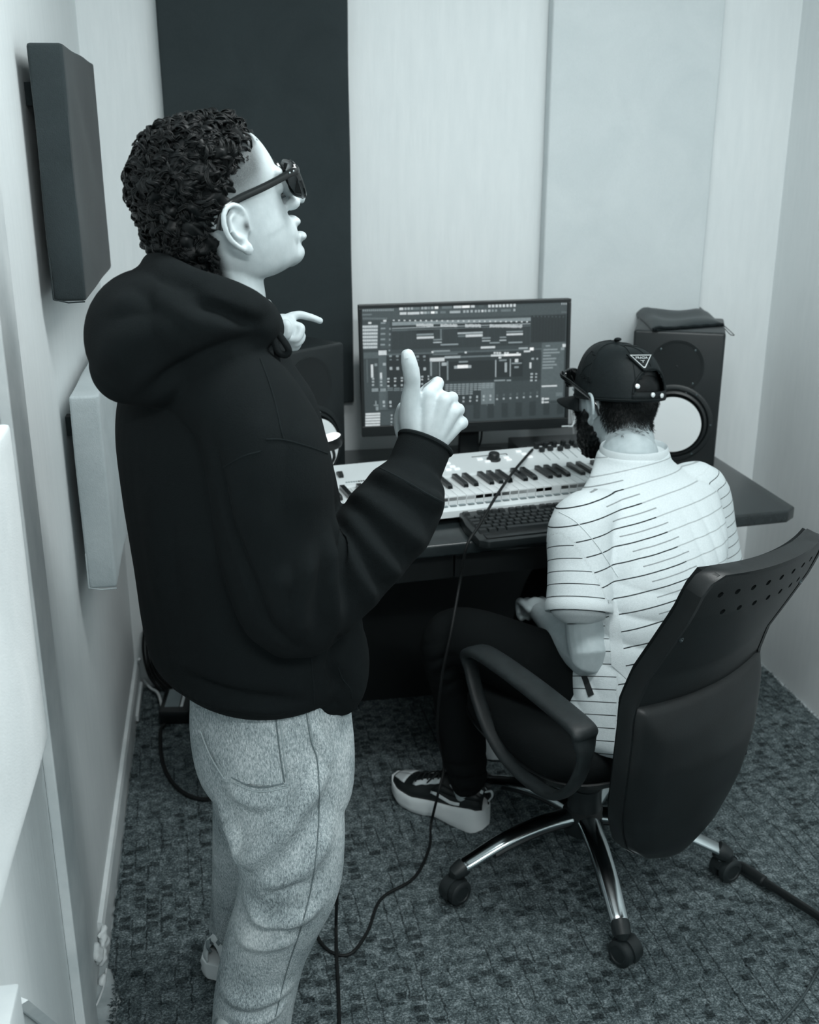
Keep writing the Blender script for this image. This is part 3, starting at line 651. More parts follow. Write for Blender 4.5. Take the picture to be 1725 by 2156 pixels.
# white lead below the monitor's right corner
p0, p1, p2 = aty(1183, 898, 2.94), aty(1205, 897, 2.94), aty(1211, 878, 2.96)
wl = tag(MB().tube(catmull([p0, p0 * .4 + p1 * .6, p1, p1 * .4 + p2 * .6 + V(.002, 0, 0), p2, V(p2[0] + .01, 3.05, .92), V(1.06, 3.12, ZD + .004)], 5), .0022, 8).build('white_cable', mat('white_cable_plastic', .8, .4), smooth=True), 'short white cable hanging by the lower right corner of the monitor', 'cable')

# little lamp head before the left speaker
lamp = thing('desk_lamp', (0.10, 2.53, ZD), 'small round black lamp with a bright white face before the hidden speaker', 'lamp')
ld_ = nrm(V(-.15, -.25, 1.0)); lc = aty(695, 922, 2.60)
ax = nrm(V(-.28, -.05, .96)); Ml = frame(lc, nrm(np.cross(V(0, 1, 0), ax)), ax)
MB().lathe([(.0, -.026), (.022, -.026), (.029, -.018), (.030, .0), (.028, .001), (.0, -.002)], 36, Ml).build('lamp_head', M_RUB, lamp, smooth=True)
MB().lathe([(.0, .0), (.0275, .0005), (.024, .004), (.012, .007), (.0, .008)], 36, Ml).build('diffuser', mat('lit_diffuser', .95, .4, emit=0.9), lamp, smooth=True)
MB().tube(catmull([lc - ax * .02, lc + V(-.0, .01, -.07), V(.13, 2.56, ZD + .08), V(.10, 2.53, ZD + .008)], 6), .004, 8).build('stem', M_RUB, lamp, smooth=True)
MB().lathe([(.0, 0), (.035, 0), (.034, .006), (.01, .01), (.0, .01)], 28, Matrix.Translation((.10, 2.53, ZD))).build('lamp_base', M_RUB, lamp, smooth=True)

# ================================================================== CABLES AND FLOOR CLUTTER
M_CABLE = mat('black_cable_rubber', 0.006, 0.65, 0.3)
def cable(name, pts, r, label, k=8, m=None, cat='cable'):
    return tag(MB().tube(catmull(pts, k), r, 8).build(name, m or M_CABLE, smooth=True), label, cat)
cable('instrument_cable', [V(0.83, 2.80, ZD + .0885), atz(1112, 957, ZD + .090), atz(1080, 995, ZD + .088), atz(1045, 1045, ZD + .085), atz(1010, 1105, ZD + .050), atz(983, 1150, ZD + .016), aty(968, 1230, 2.30), aty(950, 1330, 2.24), aty(930, 1430, 2.24), aty(921, 1540, 2.28), aty(935, 1610, 2.32), aty(923, 1670, 2.29), atz(908, 1735, .006), atz(904, 1785, .005), atz(872, 1848, .005), atz(803, 1892, .005), atz(775, 1960, .005), atz(738, 2008, .005), atz(695, 2003, .005), atz(668, 1965, .005), atz(690, 1920, .005)], .0036, 'thin black cable running from the white keyboard down to a loop on the carpet')
cable('headphone_cable', [aty(737, 1478, 1.72), aty(733, 1560, 1.72), aty(724, 1700, 1.74), aty(712, 1850, 1.77), atz(708, 1935, .03), atz(709, 2010, .006), atz(713, 2090, .005), atz(716, 2200, .005)], .0036, 'black cable hanging straight down beside the light jeans')
ad = thing('power_adapter', (-0.19, 3.04, 0), 'black power block with a pale top on the carpet by the left wall', 'power adapter')
Ma = rotz((-0.19, 3.02, 0), math.radians(-6))
MB().box(V(-.045, -.075, 0), V(.045, .075, .045), .006, M=Ma).build('case', M_CK, ad, smooth=True)
MB().box(V(-.03, -.05, .0445), V(.012, .06, .0465), .0005, M=Ma).build('grey_plate', M_GREYP, ad)
MB().box(V(.016, -.05, .0445), V(.024, .06, .047), .0005, M=Ma).build('white_stripe', M_TRIM, ad)
cable('black_power_lead', [V(-0.225, 2.93, .012), atz(338, 1540, .006), atz(340, 1590, .006), atz(352, 1630, .006), atz(375, 1660, .006), atz(405, 1678, .006), atz(440, 1682, .006), atz(480, 1665, .006), V(-.015, 2.62, .006)], .0055, 'black power lead curling over the carpet behind the standing man')
M_WC = mat('white_cable_plastic', .8, .4)
cable('white_mains_cable', [V(XL + .018, 3.2, .10), atz(301, 1400, .02), atz(301, 1425, .012), atz(315, 1447, .012), atz(333, 1460, .02), V(-.232, 2.985, .03)], .004, 'white cable leading from the wall corner to the black power block', m=M_WC)
tag(MB().box(V(XL + .013, 2.98, .0), V(XL + .022, 3.2, .022), .003).build('cable_trunking', M_TRIM), 'white plastic trunking strip at the foot of the left wall', 'cable trunking')
bundle = thing('cable_bundle', (-.28, 3.19, 0), 'clump of black cables hanging in the far left corner', 'cable bundle')
for k in range(6):
    MB().tube(catmull([V(-.285 + .008 * k, 3.215, .20 - .01 * k), V(-.292 + .012 * k, 3.19 - .006 * k, .13), V(-.28 + .01 * k, 3.17, .06), V(-.25 + .02 * k, 3.16 - .01 * k, .008)], 6), .005, 6).build('strand', M_CABLE, bundle, smooth=True)
jar = thing('cable_plug', (-.10, 2.96, 0), 'grey rounded plug beside the power block behind the light jeans', 'plug')
MB().ell(V(-.105, 2.98, .028), V(.024, .045, .026), n=10).build('body', M_GREYP, jar, smooth=True); MB().tube([V(-.10, 2.94, .02), V(-.085, 2.90, .008), V(-.06, 2.86, .006)], .005, 8).build('lead', M_CABLE, jar, smooth=True)
cable('white_floor_cable', [atz(224, 2040, -.006), atz(219, 2075, -.006), atz(206, 2110, -.006), atz(190, 2140, -.006), atz(176, 2175, -.006), atz(160, 2240, -.006)], .0022, 'thin white cable on the bare strip between carpet and left wall', m=M_WC)
cable('clear_cable', [atz(1760, 1990, .004), atz(1722, 2046, .004), atz(1690, 2100, .004), atz(1642, 2156, .004), atz(1600, 2200, .004)], .0028, 'thin grey cable crossing the carpet at the lower right corner', m=mat('smoke_grey_cable', .06, .3))
pole = thing('microphone_stand_leg', tuple(atz(1560, 1830, 0)), 'black metal stand leg with a rubber tip lying on the carpet at the right', 'stand leg')
a_, b_ = atz(1556, 1822, .014), atz(1800, 1978, .03); dd = nrm(b_ - a_)
MB().tube([a_ + dd * .05, b_, b_ + dd * .25], .0095, 14).build('tube', mat('black_satin_metal', .008, .35, .5), pole, smooth=True)
MB().tube([a_ - dd * .004, a_, a_ + dd * .012, a_ + dd * .075, a_ + dd * .078], [.006, .0115, .0135, .0135, .010], 16).build('rubber_tip', M_RUB, pole, smooth=True)

# white box and batten in the lower left corner
sb = thing('wall_socket_box', (XL + .02, 1.1, .45), 'white plastic box on the left wall at the lower left corner', 'socket box')
MB().box(V(XL, .98, .40), V(XL + .034, 1.165, .655), .004).build('box', M_TRIM, sb, smooth=True)
bt = atx(40, 2108, XL + .012); bt2 = atx(112, 2165, XL + .012)
MB().tube([bt, bt * .5 + bt2 * .5, bt2, bt2 + (bt2 - bt)], .012, 4, flat=.5).build('slanted_conduit', M_TRIM, sb)

# ceiling lamp above the frame, and a housing added for the rear fill light
for nm, loc, lab in (('unseen_ceiling_light', (0.85, 1.5, ZC), 'flat rectangular ceiling lamp above the chair'), ('unseen_ceiling_light', (0.55, -0.75, ZC), 'flat rectangular housing added for the fill light behind the camera')):
    t = thing(nm, loc, lab, 'lamp', 'ceiling lamps')
    x, y, z = loc
    MB().box(V(x - .62, y - .2, z - .05), V(x + .62, y + .2, z - .001), .004).build('housing', M_TRIM, t)

# ================================================================== OFFICE CHAIR
M_CPL = mat('black_chair_plastic', 0.007, 0.42, 0.4, var=0.25, vscale=18, bump=0.10, bscale=350)
M_CPL2 = mat('black_arm_plastic', 0.016, 0.5, 0.4, var=0.3, vscale=40, bump=0.25, bscale=500)
M_CFAB = mat('black_seat_fabric', 0.007, 0.9, 0.15, var=0.2, bump=0.5, bscale=500)
M_CHROME = mat('polished_chrome', 0.62, 0.16, 0.5, metal=1.0, var=0.03)
M_CAST = mat('black_caster_nylon', 0.018, 0.45, 0.4, var=0.2)
CC = V(0.785, 2.11, 0); CA = math.radians(18)
cd, ce = V(-math.sin(CA), math.cos(CA), 0), V(math.cos(CA), math.sin(CA), 0)
chair = thing('office_chair', tuple(CC), 'black swivel office chair with a chrome star base under the capped man', 'chair')
def crd(a, r, z): return CC + V(math.cos(a) * r, math.sin(a) * r, z)
for k, deg in enumerate((-94, -167, -21, 51, 123)):
    a = math.radians(deg); side = V(-math.sin(a), math.cos(a), 0); ca_ = V(math.cos(a), math.sin(a), 0)
    path = catmull([(.03, .142), (.12, .140), (.21, .122), (.30, .088), (.318, .080)], 6); R_ = []
    for i, (r_, z_) in enumerate(path):
        t_ = i / (len(path) - 1); hw = .021 - .002 * t_ + (.006 * (1 - t_)); hh = .015 - .002 * t_; ring = []
        for b_ in np.linspace(0, 2 * math.pi, 20, endpoint=False):
            cb, sb_ = math.cos(b_), math.sin(b_); ring.append(crd(a, r_, z_) + side * hw * np.sign(cb) * abs(cb) ** .8 + V(0, 0, 1) * hh * (sb_ if sb_ > 0 else .55 * sb_))
        R_.append(ring)
    leg = MB().rings(R_).build('leg', M_CHROME, chair, smooth=True)
    R2 = []
    for i, (r_, z_) in enumerate(path[:15]):
        R2.append([crd(a, r_, z_ - .002) + side * (.0235 * math.cos(b_)) + V(0, 0, .012 * math.sin(b_) - .007) for b_ in np.linspace(0, 2 * math.pi, 14, endpoint=False)])
    MB().rings(R2).build('leg_underside', M_CAST, leg, smooth=True)
    MB().tube([crd(a, .310, .084), crd(a, .318, .079), crd(a, .334, .068), crd(a, .337, .060)], [.0195, .021, .019, .012], 16).build('end_cap', M_CAST, leg, smooth=True)
    # twin-wheel caster, swivelled
    sw = math.radians((-60, -150, 20, 90, 160)[k]); fw = V(math.cos(sw), math.sin(sw), 0); axl = V(-math.sin(sw), math.cos(sw), 0)
    cpos = crd(a, .322, .030) + fw * .016
    MB().tube([crd(a, .322, .045), crd(a, .322, .072)], .0075, 10).build('caster_stem', M_CHROME, chair, smooth=True)
    Mh = frame(cpos, fw, axl)
    hood = MB(); hp = [(.0335 * math.cos(q), .0335 * math.sin(q)) for q in np.linspace(-.35, math.pi * .92, 16)]
    hood.prism([(x, -y) for x, y in hp], 2, -.0075, .0075, M=frame(cpos, fw, axl)); hood.build('caster_hood', M_CAST, chair, smooth=True)
    for s_ in (-1, 1):
        wl_ = MB().lathe([(.0, .0), (.024, .0), (.0295, .003), (.0300, .008), (.0295, .018), (.025, .022), (.019, .0225), (.017, .0205), (.0, .021)], 28, frame(cpos + axl * s_ * .0045, fw, axl * s_)); wl_.build('caster_wheel', M_CAST, chair, smooth=True)
MB().lathe([(.0, .100), (.048, .100), (.052, .118), (.050, .150), (.040, .160), (.038, .215), (.035, .217), (.034, .275), (.031, .277), (.030, .345), (.0, .345)], 32, Matrix.Translation(tuple(CC))).build('gas_column', M_CAST, chair, smooth=True)
MB().box(V(-.10, -.14, .335), V(.10, .13, .372), .012, M=rotz(tuple(CC), CA)).build('tilt_mechanism', M_CAST, chair, smooth=True)
# tension lever sticking out on the left, with a pale tip
lv0 = CC - ce * .09 + cd * .05 + V(0, 0, .352)
MB().tube([lv0, lv0 - ce * .07], .006, 10).build('height_lever', M_CAST, chair, smooth=True)
# seat
st = CC + cd * .005; S_ = []
for z_, k_ in ((.370, .86), (.376, .95), (.395, .995), (.420, 1.0), (.440, .975), (.450, .92), (.454, .75), (.452, .4)):
    S_.append((st[0], st[1], z_, .245 * k_, .238 * k_, CA, 3.6))
MB().loft(S_, 48).build('seat_cushion', M_CFAB, chair, smooth=True, angle=70)
MB().loft([(st[0], st[1], .362, .20, .19, CA, 3.5), (st[0], st[1], .368, .235, .228, CA, 3.5), (st[0], st[1], .388, .247, .240, CA, 3.6), (st[0], st[1], .390, .243, .236, CA, 3.6)], 48).build('seat_pan', M_CPL, chair, smooth=True, angle=50)
# arm loops
def arm(sgn):
    o_ = CC + ce * (.252 * sgn if sgn < 0 else .20) + cd * (.0 if sgn < 0 else .10)
    def q(f_, z_, l_=0.0): return o_ + cd * f_ + V(0, 0, z_) + ce * l_ * sgn
    P_ = catmull([q(-.305, .570), q(-.30, .585), q(-.24, .592), q(-.1, .596), q(.04, .592), q(.10, .578), q(.118, .55), q(.085, .48), (q(.03, .42)), q(-.04, .385), q(-.14, .378), q(-.23, .40), q(-.285, .46), q(-.31, .53), q(-.305, .57)], 6); R_ = []
    T_ = np.gradient(P_, axis=0); T_ /= np.linalg.norm(T_, axis=1)[:, None]
    for i, (p, t_) in enumerate(zip(P_, T_)):
        w_ = ce * sgn; n_ = np.cross(t_, w_); f_ = (p - o_) @ cd; z_ = p[2]
        ontop = max(0.0, min(1.0, (z_ - .53) / .05)); hw = .017 + .013 * ontop; hh = .009 + .003 * ontop
        R_.append([p + w_ * hw * np.sign(math.cos(b_)) * abs(math.cos(b_)) ** .7 + n_ * hh * np.sign(math.sin(b_)) * abs(math.sin(b_)) ** .8 for b_ in np.linspace(0, 2 * math.pi, 18, endpoint=False)])
    ar = MB().rings(R_, cap=False).build('armrest', M_CPL2, chair, smooth=True, angle=70)
    MB().box(V(-.03, -.06, .355), V(.03, .03, .385), .006, M=rotz(tuple(o_ - ce * .03 * sgn + cd * -.08), CA)).build('arm_bracket', M_CPL, ar, smooth=True)
arm(-1); arm(1)
# backrest
BA = math.radians(29); bd_, be_ = V(-math.sin(BA), math.cos(BA), 0), V(math.cos(BA), math.sin(BA), 0); rc = math.radians(12)
bk = -bd_ * math.sin(rc) + V(0, 0, 1) * math.cos(rc); bn = nrm(np.cross(bk, be_)); bn = bn if bn @ bd_ > 0 else -bn
BO = V(0.83, 1.752, 0.36)
hwv = lambda v: np.interp(v, [-.062, -.055, -.04, 0, .05, .1, .2, .3, .4, .5, .6, .625, .638], [.028, .06, .09, .135, .162, .18, .19, .188, .18, .178, .175, .168, .15])
wv = lambda v: np.interp(v, [-.06, 0, .1, .2, .28, .33, .4, .47, .55, .64], [-.004, -.004, -.004, .004, .018, .030, .024, .004, -.018, -.032])
def bp(u, v, off=0.0, k_=1.0):
    h = hwv(v); return BO + be_ * (u * h * k_) + bk * v + bn * (wv(v) - .026 * (1 - u * u) + off)
def plate(v0, v1, nv, nu, o0, o1, k_=1.0, dome=0.0):
    """curved plate between two offsets (o0 outer side towards the camera, o1 inner side)"""
    us, vs_ = np.linspace(-1, 1, nu), np.linspace(v0, v1, nv); A, B_ = [], []
    for v in vs_:
        for u in us:
            e_ = min(1 - abs(u), (v - v0) / .25, (v1 - v) / .25); dm = dome * min(1, max(0, e_) / .22) ** .5 if dome else 0
            A.append(bp(u, v, o0 - dm, k_)); B_.append(bp(u, v, o1, k_))
    n_ = len(A); ix = lambda i, j, s: s * n_ + i * nu + j; fs = []
    for i in range(nv - 1):
        for j in range(nu - 1):
            fs += [(ix(i, j, 0), ix(i, j + 1, 0), ix(i + 1, j + 1, 0), ix(i + 1, j, 0)), (ix(i, j, 1), ix(i + 1, j, 1), ix(i + 1, j + 1, 1), ix(i, j + 1, 1))]
    bd2 = [(0, j) for j in range(nu)] + [(i, nu - 1) for i in range(1, nv)] + [(nv - 1, j) for j in range(nu - 2, -1, -1)] + [(i, 0) for i in range(nv - 2, 0, -1)]
    for a, b_ in zip(bd2, bd2[1:] + bd2[:1]): fs.append((ix(*a, 0), ix(*a, 1), ix(*b_, 1), ix(*b_, 0)))
    mb = MB(); mb.add(np.array(A + B_), fs); return mb
shell = plate(.28, .638, 30, 25, 0.0, .010).build('upper_back_shell', M_CPL, chair, smooth=True, angle=35)
cut = MB()
for row, (v_, ss) in enumerate(((.598, (-.135, -.098, -.060, -.021, .018, .057, .094, .128)), (.556, (-.110, -.071, -.032, .007, .046, .083, .116)))):
    for s_ in ss:
        u_ = s_ / hwv(v_); cut.lathe([(.0, -.03), (.0058, -.03), (.0058, .03), (.0, .03)], 12, frame(bp(u_, v_), be_, bn))
co_ = cut.build('hole_cutter', M_CPL)
bm_ = shell.modifiers.new('b', 'BOOLEAN'); bm_.operation = 'DIFFERENCE'; bm_.object = co_; bm_.solver = 'EXACT'
bpy.context.view_layer.update()
me2 = bpy.data.meshes.new_from_object(shell.evaluated_get(bpy.context.evaluated_depsgraph_get())); shell.modifiers.clear(); shell.data = me2
bpy.data.objects.remove(co_)
for u_, v_ in ((-.93, .50), (.9, .53)): MB().lathe([(.0, .0), (.0055, .0), (.005, .003), (.003, .0035), (.002, .001), (.0, .001)], 14, frame(bp(u_, v_, .001), be_, -bn)).build('bolt', M_SCREW, chair, smooth=True)
plate(-.06, .335, 34, 29, -.008, .012, .985, dome=.020).build('lower_back_cover', M_CPL, chair, smooth=True, angle=75)
# rim flange: wraps forward round the edge
prm = [(-1, v) for v in np.linspace(.60, 0.0, 22)] + [(-1, -.03), (-1, -.055)] + [(u, -.062) for u in (-.5, 0, .5)] + [(1, -.055), (1, -.03)] + [(1, v) for v in np.linspace(0.0, .60, 22)] + [(.985, .625), (.93, .638)] + [(u, .6385) for u in np.linspace(.8, -.8, 13)] + [(-.93, .638), (-.985, .625)]
R_ = []; ctr = bp(0, .3)
for u, v in prm:
    p = bp(u, v); out = p - bp(0, min(max(v, .05), .55)); out = nrm(out - bn * (out @ bn))
    R_.append([p + bn * -.003 - out * .006, p + bn * -.003 + out * .003, p + bn * .004 + out * .005, p + bn * .030 + out * .004, p + bn * .032 - out * .001, p + bn * .008 - out * .004])
R_.append(R_[0]); MB().rings(R_, cap=False).build('back_rim', M_CPL, chair, smooth=True, angle=50)
plate(.0, .632, 26, 21, .012, .040, .97, dome=-.0).build('back_cushion', M_CFAB, chair, smooth=True, angle=60)
MB().tube(catmull([bp(0, .06, .0), bp(0, .03, .05), CC - cd * .16 + V(0, 0, .352), CC - cd * .05 + V(0, 0, .352)], 5), .022, 12, flat=.5).build('back_bracket', M_CAST, chair, smooth=True)

# ================================================================== PEOPLE
from mathutils.bvhtree import BVHTree
def cloth(name, v, rough, var, bump, bscale, sheen=0.0, fold=0.0):
    m, nt, b = base_mat(name)
    n = nt.ramp(nt.math('ADD', nt.math('MULTIPLY', nt.noise(bscale, 3, .7), .7), nt.math('MULTIPLY', nt.noise(8, 3), .3)), [(.3, v * (1 - var)), (.7, min(1, v * (1 + var)))])
    nt.link(n, b.inputs['Base Color']); b.inputs['Roughness'].default_value = rough; b.inputs['Specular IOR Level'].default_value = .12
    if sheen: b.inputs['Sheen Weight'].default_value = sheen; b.inputs['Sheen Roughness'].default_value = .6
    h = nt.noise(bscale, 3, .7)
    if fold: h = nt.math('ADD', h, nt.math('MULTIPLY', nt.noise(14, 3, .5, dist=.8), fold))
    bp_ = nt.new('ShaderNodeBump', i_Strength=bump); bp_.inputs['Distance'].default_value = .003
    nt.link(h, bp_.inputs['Height']); nt.link(bp_.outputs[0], b.inputs['Normal']); return m
M_HOOD = cloth('black_fleece', .0085, .95, .25, .35, 600, 0, 0.4)
M_HOODI = cloth('black_fleece_seam', .013, .95, .2, .4, 600)
def denim_mat():
    m, nt, b = base_mat('light_washed_denim')
    n = nt.math('ADD', nt.math('MULTIPLY', nt.noise(420, 3, .8, vec=nt.mapping((1, 1, .35), (.4, .3, 0))), .62), nt.math('MULTIPLY', nt.noise(6, 4, .6), .38))
    nt.link(nt.ramp(n, [(.36, .13), (.5, .44), (.64, .80)]), b.inputs['Base Color'])
    b.inputs['Roughness'].default_value = .9; b.inputs['Specular IOR Level'].default_value = .15
    bp_ = nt.new('ShaderNodeBump', i_Strength=.35); bp_.inputs['Distance'].default_value = .0025
    nt.link(nt.math('ADD', nt.noise(500, 2, .7), nt.math('MULTIPLY', nt.noise(16, 3, .5, dist=.5), 1.0)), bp_.inputs['Height']); nt.link(bp_.outputs[0], b.inputs['Normal']); return m
M_DENIM = denim_mat(); M_DSEAM = cloth('dark_denim_seam', .20, .9, .4, .4, 300); M_DSTITCH = cloth('pale_denim_ridge', .42, .9, .2, .3, 300)
M_BTRO = cloth('black_trouser_cloth', .0055, .9, .2, .3, 500, 0, .3)
def skin_mat(name, v):
    """skin; attribute 'dark' carries short hair, beard shadow and painted shade in mouth and ear"""
    m, nt, b = base_mat(name)
    base = nt.ramp(nt.noise(60, 4, .6), [(.3, v * .93), (.7, v * 1.05)])
    n2 = nt.noise(900, 2, .8)
    dk = nt.math('MULTIPLY', nt.attr('dark'), nt.math('ADD', .75, nt.math('MULTIPLY', n2, .5)))
    dkc = nt.new('ShaderNodeClamp'); nt.link(dk, dkc.inputs[0])
    nt.link(nt.mix(dkc.outputs[0], base, tint(.008)), b.inputs['Base Color'])
    b.inputs['Roughness'].default_value = .48; b.inputs['Specular IOR Level'].default_value = .35
    b.inputs['Subsurface Weight'].default_value = .12; b.inputs['Subsurface Radius'].default_value = (.006, .005, .005); b.inputs['Subsurface Scale'].default_value = .6
    bp_ = nt.new('ShaderNodeBump', i_Strength=.12); bp_.inputs['Distance'].default_value = .001
    nt.link(nt.noise(350, 3, .6), bp_.inputs['Height']); nt.link(bp_.outputs[0], b.inputs['Normal']); return m
M_SKIN = skin_mat('skin', .57); M_SKIN2 = skin_mat('shaded_skin', .42)  # second skin is darkened to carry the shadow on the seated man
def hair_mat():
    m, nt, b = base_mat('dark_hair')
    nt.link(nt.ramp(nt.noise(40, 3), [(.3, .0025), (.7, .007)]), b.inputs['Base Color']); b.inputs['Roughness'].default_value = .42; b.inputs['Specular IOR Level'].default_value = .2; return m
M_HAIR = hair_mat()
M_GLOSSB = mat('glossy_black_acetate', .006, .12, .6, var=.05); M_LENS = mat('dark_lens', .004, .05, .7, var=.02)
M_SHW = mat('white_sneaker_leather', .62, .5, .35, var=.06, bump=.15, bscale=200); M_SHG = mat('grey_sneaker_mesh', .22, .7, .2, var=.15, bump=.5, bscale=500)
M_SOLE = mat('white_foam_sole', .70, .5, .3, var=.05, bump=.1, bscale=60); M_SHB = mat('black_sneaker_leather', .012, .5, .4, var=.15, bump=.2, bscale=200)

def seg_smooth(P_, k=5): return catmull(P_, k)
def limb(mb, pts, k=5, n=20, flat=1.0):
    """pts: (xyz, radius) joints -> tapered round limb with rounded ends"""
    A = np.array([list(p) + [r] for p, r in pts]); S = catmull(A, k); P_, r_ = S[:, :3], np.maximum(S[:, 3], .002)
    t0, t1 = nrm(P_[0] - P_[1]), nrm(P_[-1] - P_[-2])
    P_ = np.vstack([P_[0] + t0 * r_[0] * .75, P_[0] + t0 * r_[0] * .5, P_, P_[-1] + t1 * r_[-1] * .5, P_[-1] + t1 * r_[-1] * .75]); r_ = np.concatenate([[r_[0] * .4, r_[0] * .8], r_, [r_[-1] * .8, r_[-1] * .4]])
    return mb.tube(P_, r_, n, flat=flat)
def head_shape(mb, M, open_mouth=0.0):
    """head in a local frame: x out of the face, y to its left, z up, origin between the ears"""
    def tr(v): return np.asarray(v) @ np.array(M.to_3x3()).T + np.array(M.translation)
    S = [(.129, .008, -.03, .018, -.012), (.124, .042, -.062, .044, -.01), (.110, .069, -.085, .061, -.008), (.085, .087, -.098, .0725, -.008), (.055, .0955, -.103, .077, -.008), (.035, .0955, -.103, .077, -.008), (.018, .0905, -.101, .0755, -.006), (0, .088, -.097, .073, -.004), (-.02, .089, -.088, .069, 0), (-.04, .090, -.075, .064, .004), (-.058, .088, -.055, .058, .01), (-.074, .086, -.03, .051, .018), (-.083, .083, -.005, .042, .026), (-.089, .077, .02, .030, .035), (-.092, .066, .035, .016, .045)]
    S = catmull(S, 3); R = []
    for z, f_, b_, w_, xc in S:
        a = np.linspace(0, 2 * math.pi, 48, endpoint=False); c_, s_ = np.cos(a), np.sin(a); pf = 2.25 if z > -.03 else 2.0
        x = np.where(c_ > 0, xc + (f_ - xc) * np.abs(c_) ** (2 / pf), xc - (xc - b_) * np.abs(c_) ** (2 / 2.1)); y = w_ * np.sign(s_) * np.abs(s_) ** (2 / 2.15)
        R.append(tr(np.stack([x, y, np.full_like(x, z)], 1)))
    mb.rings(R)
    A3 = np.array(M.to_3x3())
    def el(c, r): mb.ell(tr(c), V(*r), M=A3, n=10)
    def tb(pts, rr, n=10): mb.tube(catmull([tr(p) for p in pts], 4), np.interp(np.linspace(0, 1, (len(pts) - 1) * 4 + 1), np.linspace(0, 1, len(rr)), rr), n)
    tb([(.088, 0, .034), (.099, 0, .018), (.110, 0, .0), (.117, 0, -.010), (.112, 0, -.017)], [.008, .0095, .011, .0125, .010])
    for s in (-1, 1):
        el((.101, s * .012, -.015), (.012, .0085, .0085)); el((.083, s * .03, .038), (.012, .024, .009))
        el((.078, s * .032, .018), (.012, .016, .010))       # eyeballs under closed lids
    o = open_mouth
    el((.076, 0, -.046), (.019, .034, .030))
    el((.0935, 0, -.037), (.0095, .023, .008)); el((.0965, 0, -.043 + .003 * o), (.0090, .021, .0062)); el((.0955 + .002 * o, 0, -.056 - .006 * o), (.0095, .019, .0070)); el((.072, 0, -.076 - .003 * o), (.024, .027, .017)); el((.078, 0, -.066 - .003 * o), (.016, .023, .013))
    el((.05, 0, -.078), (.035, .034, .014))
    for s in (-1, 1):   # ears
        def ep(x, z, d=0.0): return (x - .004, s * (.0745 + .004 + max(0, .012 - x) * .42 + d), z)
        def et(pts, r): mb.tube(catmull([tr(ep(*p)) for p in pts], 5), r, 8)
        et([(.010, -.002, -.003), (.013, .012, -.001), (.008, .025, .001), (-.004, .032, .002), (-.017, .028, .002), (-.0245, .014, .002), (-.024, -.004, .001), (-.017, -.018, 0), (-.008, -.028, -.001)], .0043)
        et([(-.002, .020, -.003), (-.012, .016, -.002), (-.015, .003, -.002), (-.010, -.010, -.003), (.0, -.016, -.004)], .0036)
        el(ep(-.003, -.028, -.002), (.0085, .0048, .010)); el(ep(.009, -.006, -.004), (.005, .006, .007))
        el(ep(-.007, .002, -.0085), (.018, .0045, .027))
def finger(mb, J, r0, r1, n=12): limb(mb, [(p, r0 + (r1 - r0) * i / (len(J) - 1)) for i, p in enumerate(J)], 4, n)
def project(bvh, px, off=0.0):
    """the place on a surface that the photograph shows at these pixels"""
    out = []
    for x, y in px:
        d = Vector(tuple(nrm(ray(x, y)))); loc, nor, _, _ = bvh.ray_cast(Vector(tuple(_c)), d)
        if loc is not None: out.append(np.array(loc) + np.array(nor) * off * (1 if nor.dot(d) < 0 else -1))
    return out
def dense(px, n=14):
    return [tuple(q) for q in catmull([tuple(map(float, p)) for p in px], n)]
def seam(name, bvh, px, r, m, parent, off=0.0, n=14):
    P_ = project(bvh, dense(px, n), off)
    if len(P_) < 3: return None
    Q = [P_[0]]
    for p in P_[1:]:
        if np.linalg.norm(p - Q[-1]) < .06: Q.append(p)
    if len(Q) < 3: return None
    Q = np.array(Q)
    for _ in range(2): Q[1:-1] = .25 * Q[:-2] + .5 * Q[1:-1] + .25 * Q[2:]
    return MB().tube(Q, r, 6).build(name, m, parent, smooth=True)
def patch(name, bvh, quad, nu, nv, off, m, parent, thick=.002):
    """surface-following patch bounded by 4 pixel corners (tl,tr,br,bl)"""
    tl, tr_, br, bl = [np.array(q, float) for q in quad]; g = []
    for j in range(nv):
        for i in range(nu):
            u, v = i / (nu - 1), j / (nv - 1); p = (tl * (1 - u) + tr_ * u) * (1 - v) + (bl * (1 - u) + br * u) * v
            q = project(bvh, [tuple(p)], off)
            g.append(q[0] if q else g[-1])
    g = np.array(g).reshape(nv, nu, 3)
    for _ in range(3): g[1:-1, 1:-1] = (g[:-2, 1:-1] + g[2:, 1:-1] + g[1:-1, :-2] + g[1:-1, 2:] + 2 * g[1:-1, 1:-1]) / 6
    back = g + np.array([nrm(ray(*tl))]) * (thick + .001)
    mb = MB(); n_ = nu * nv; ix = lambda j, i, s: s * n_ + j * nu + i; fs = []
    for j in range(nv - 1):
        for i in range(nu - 1): fs += [(ix(j, i, 0), ix(j, i + 1, 0), ix(j + 1, i + 1, 0), ix(j + 1, i, 0)), (ix(j, i, 1), ix(j + 1, i, 1), ix(j + 1, i + 1, 1), ix(j, i + 1, 1))]
    bd2 = [(0, i) for i in range(nu)] + [(j, nu - 1) for j in range(1, nv)] + [(nv - 1, i) for i in range(nu - 2, -1, -1)] + [(j, 0) for j in range(nv - 2, 0, -1)]
    for a, b_ in zip(bd2, bd2[1:] + bd2[:1]): fs.append((ix(*a, 0), ix(*a, 1), ix(*b_, 1), ix(*b_, 0)))
    mb.add(np.vstack([g.reshape(-1, 3), back.reshape(-1, 3)]), fs); return mb.build(name, m, parent, smooth=True, angle=50)
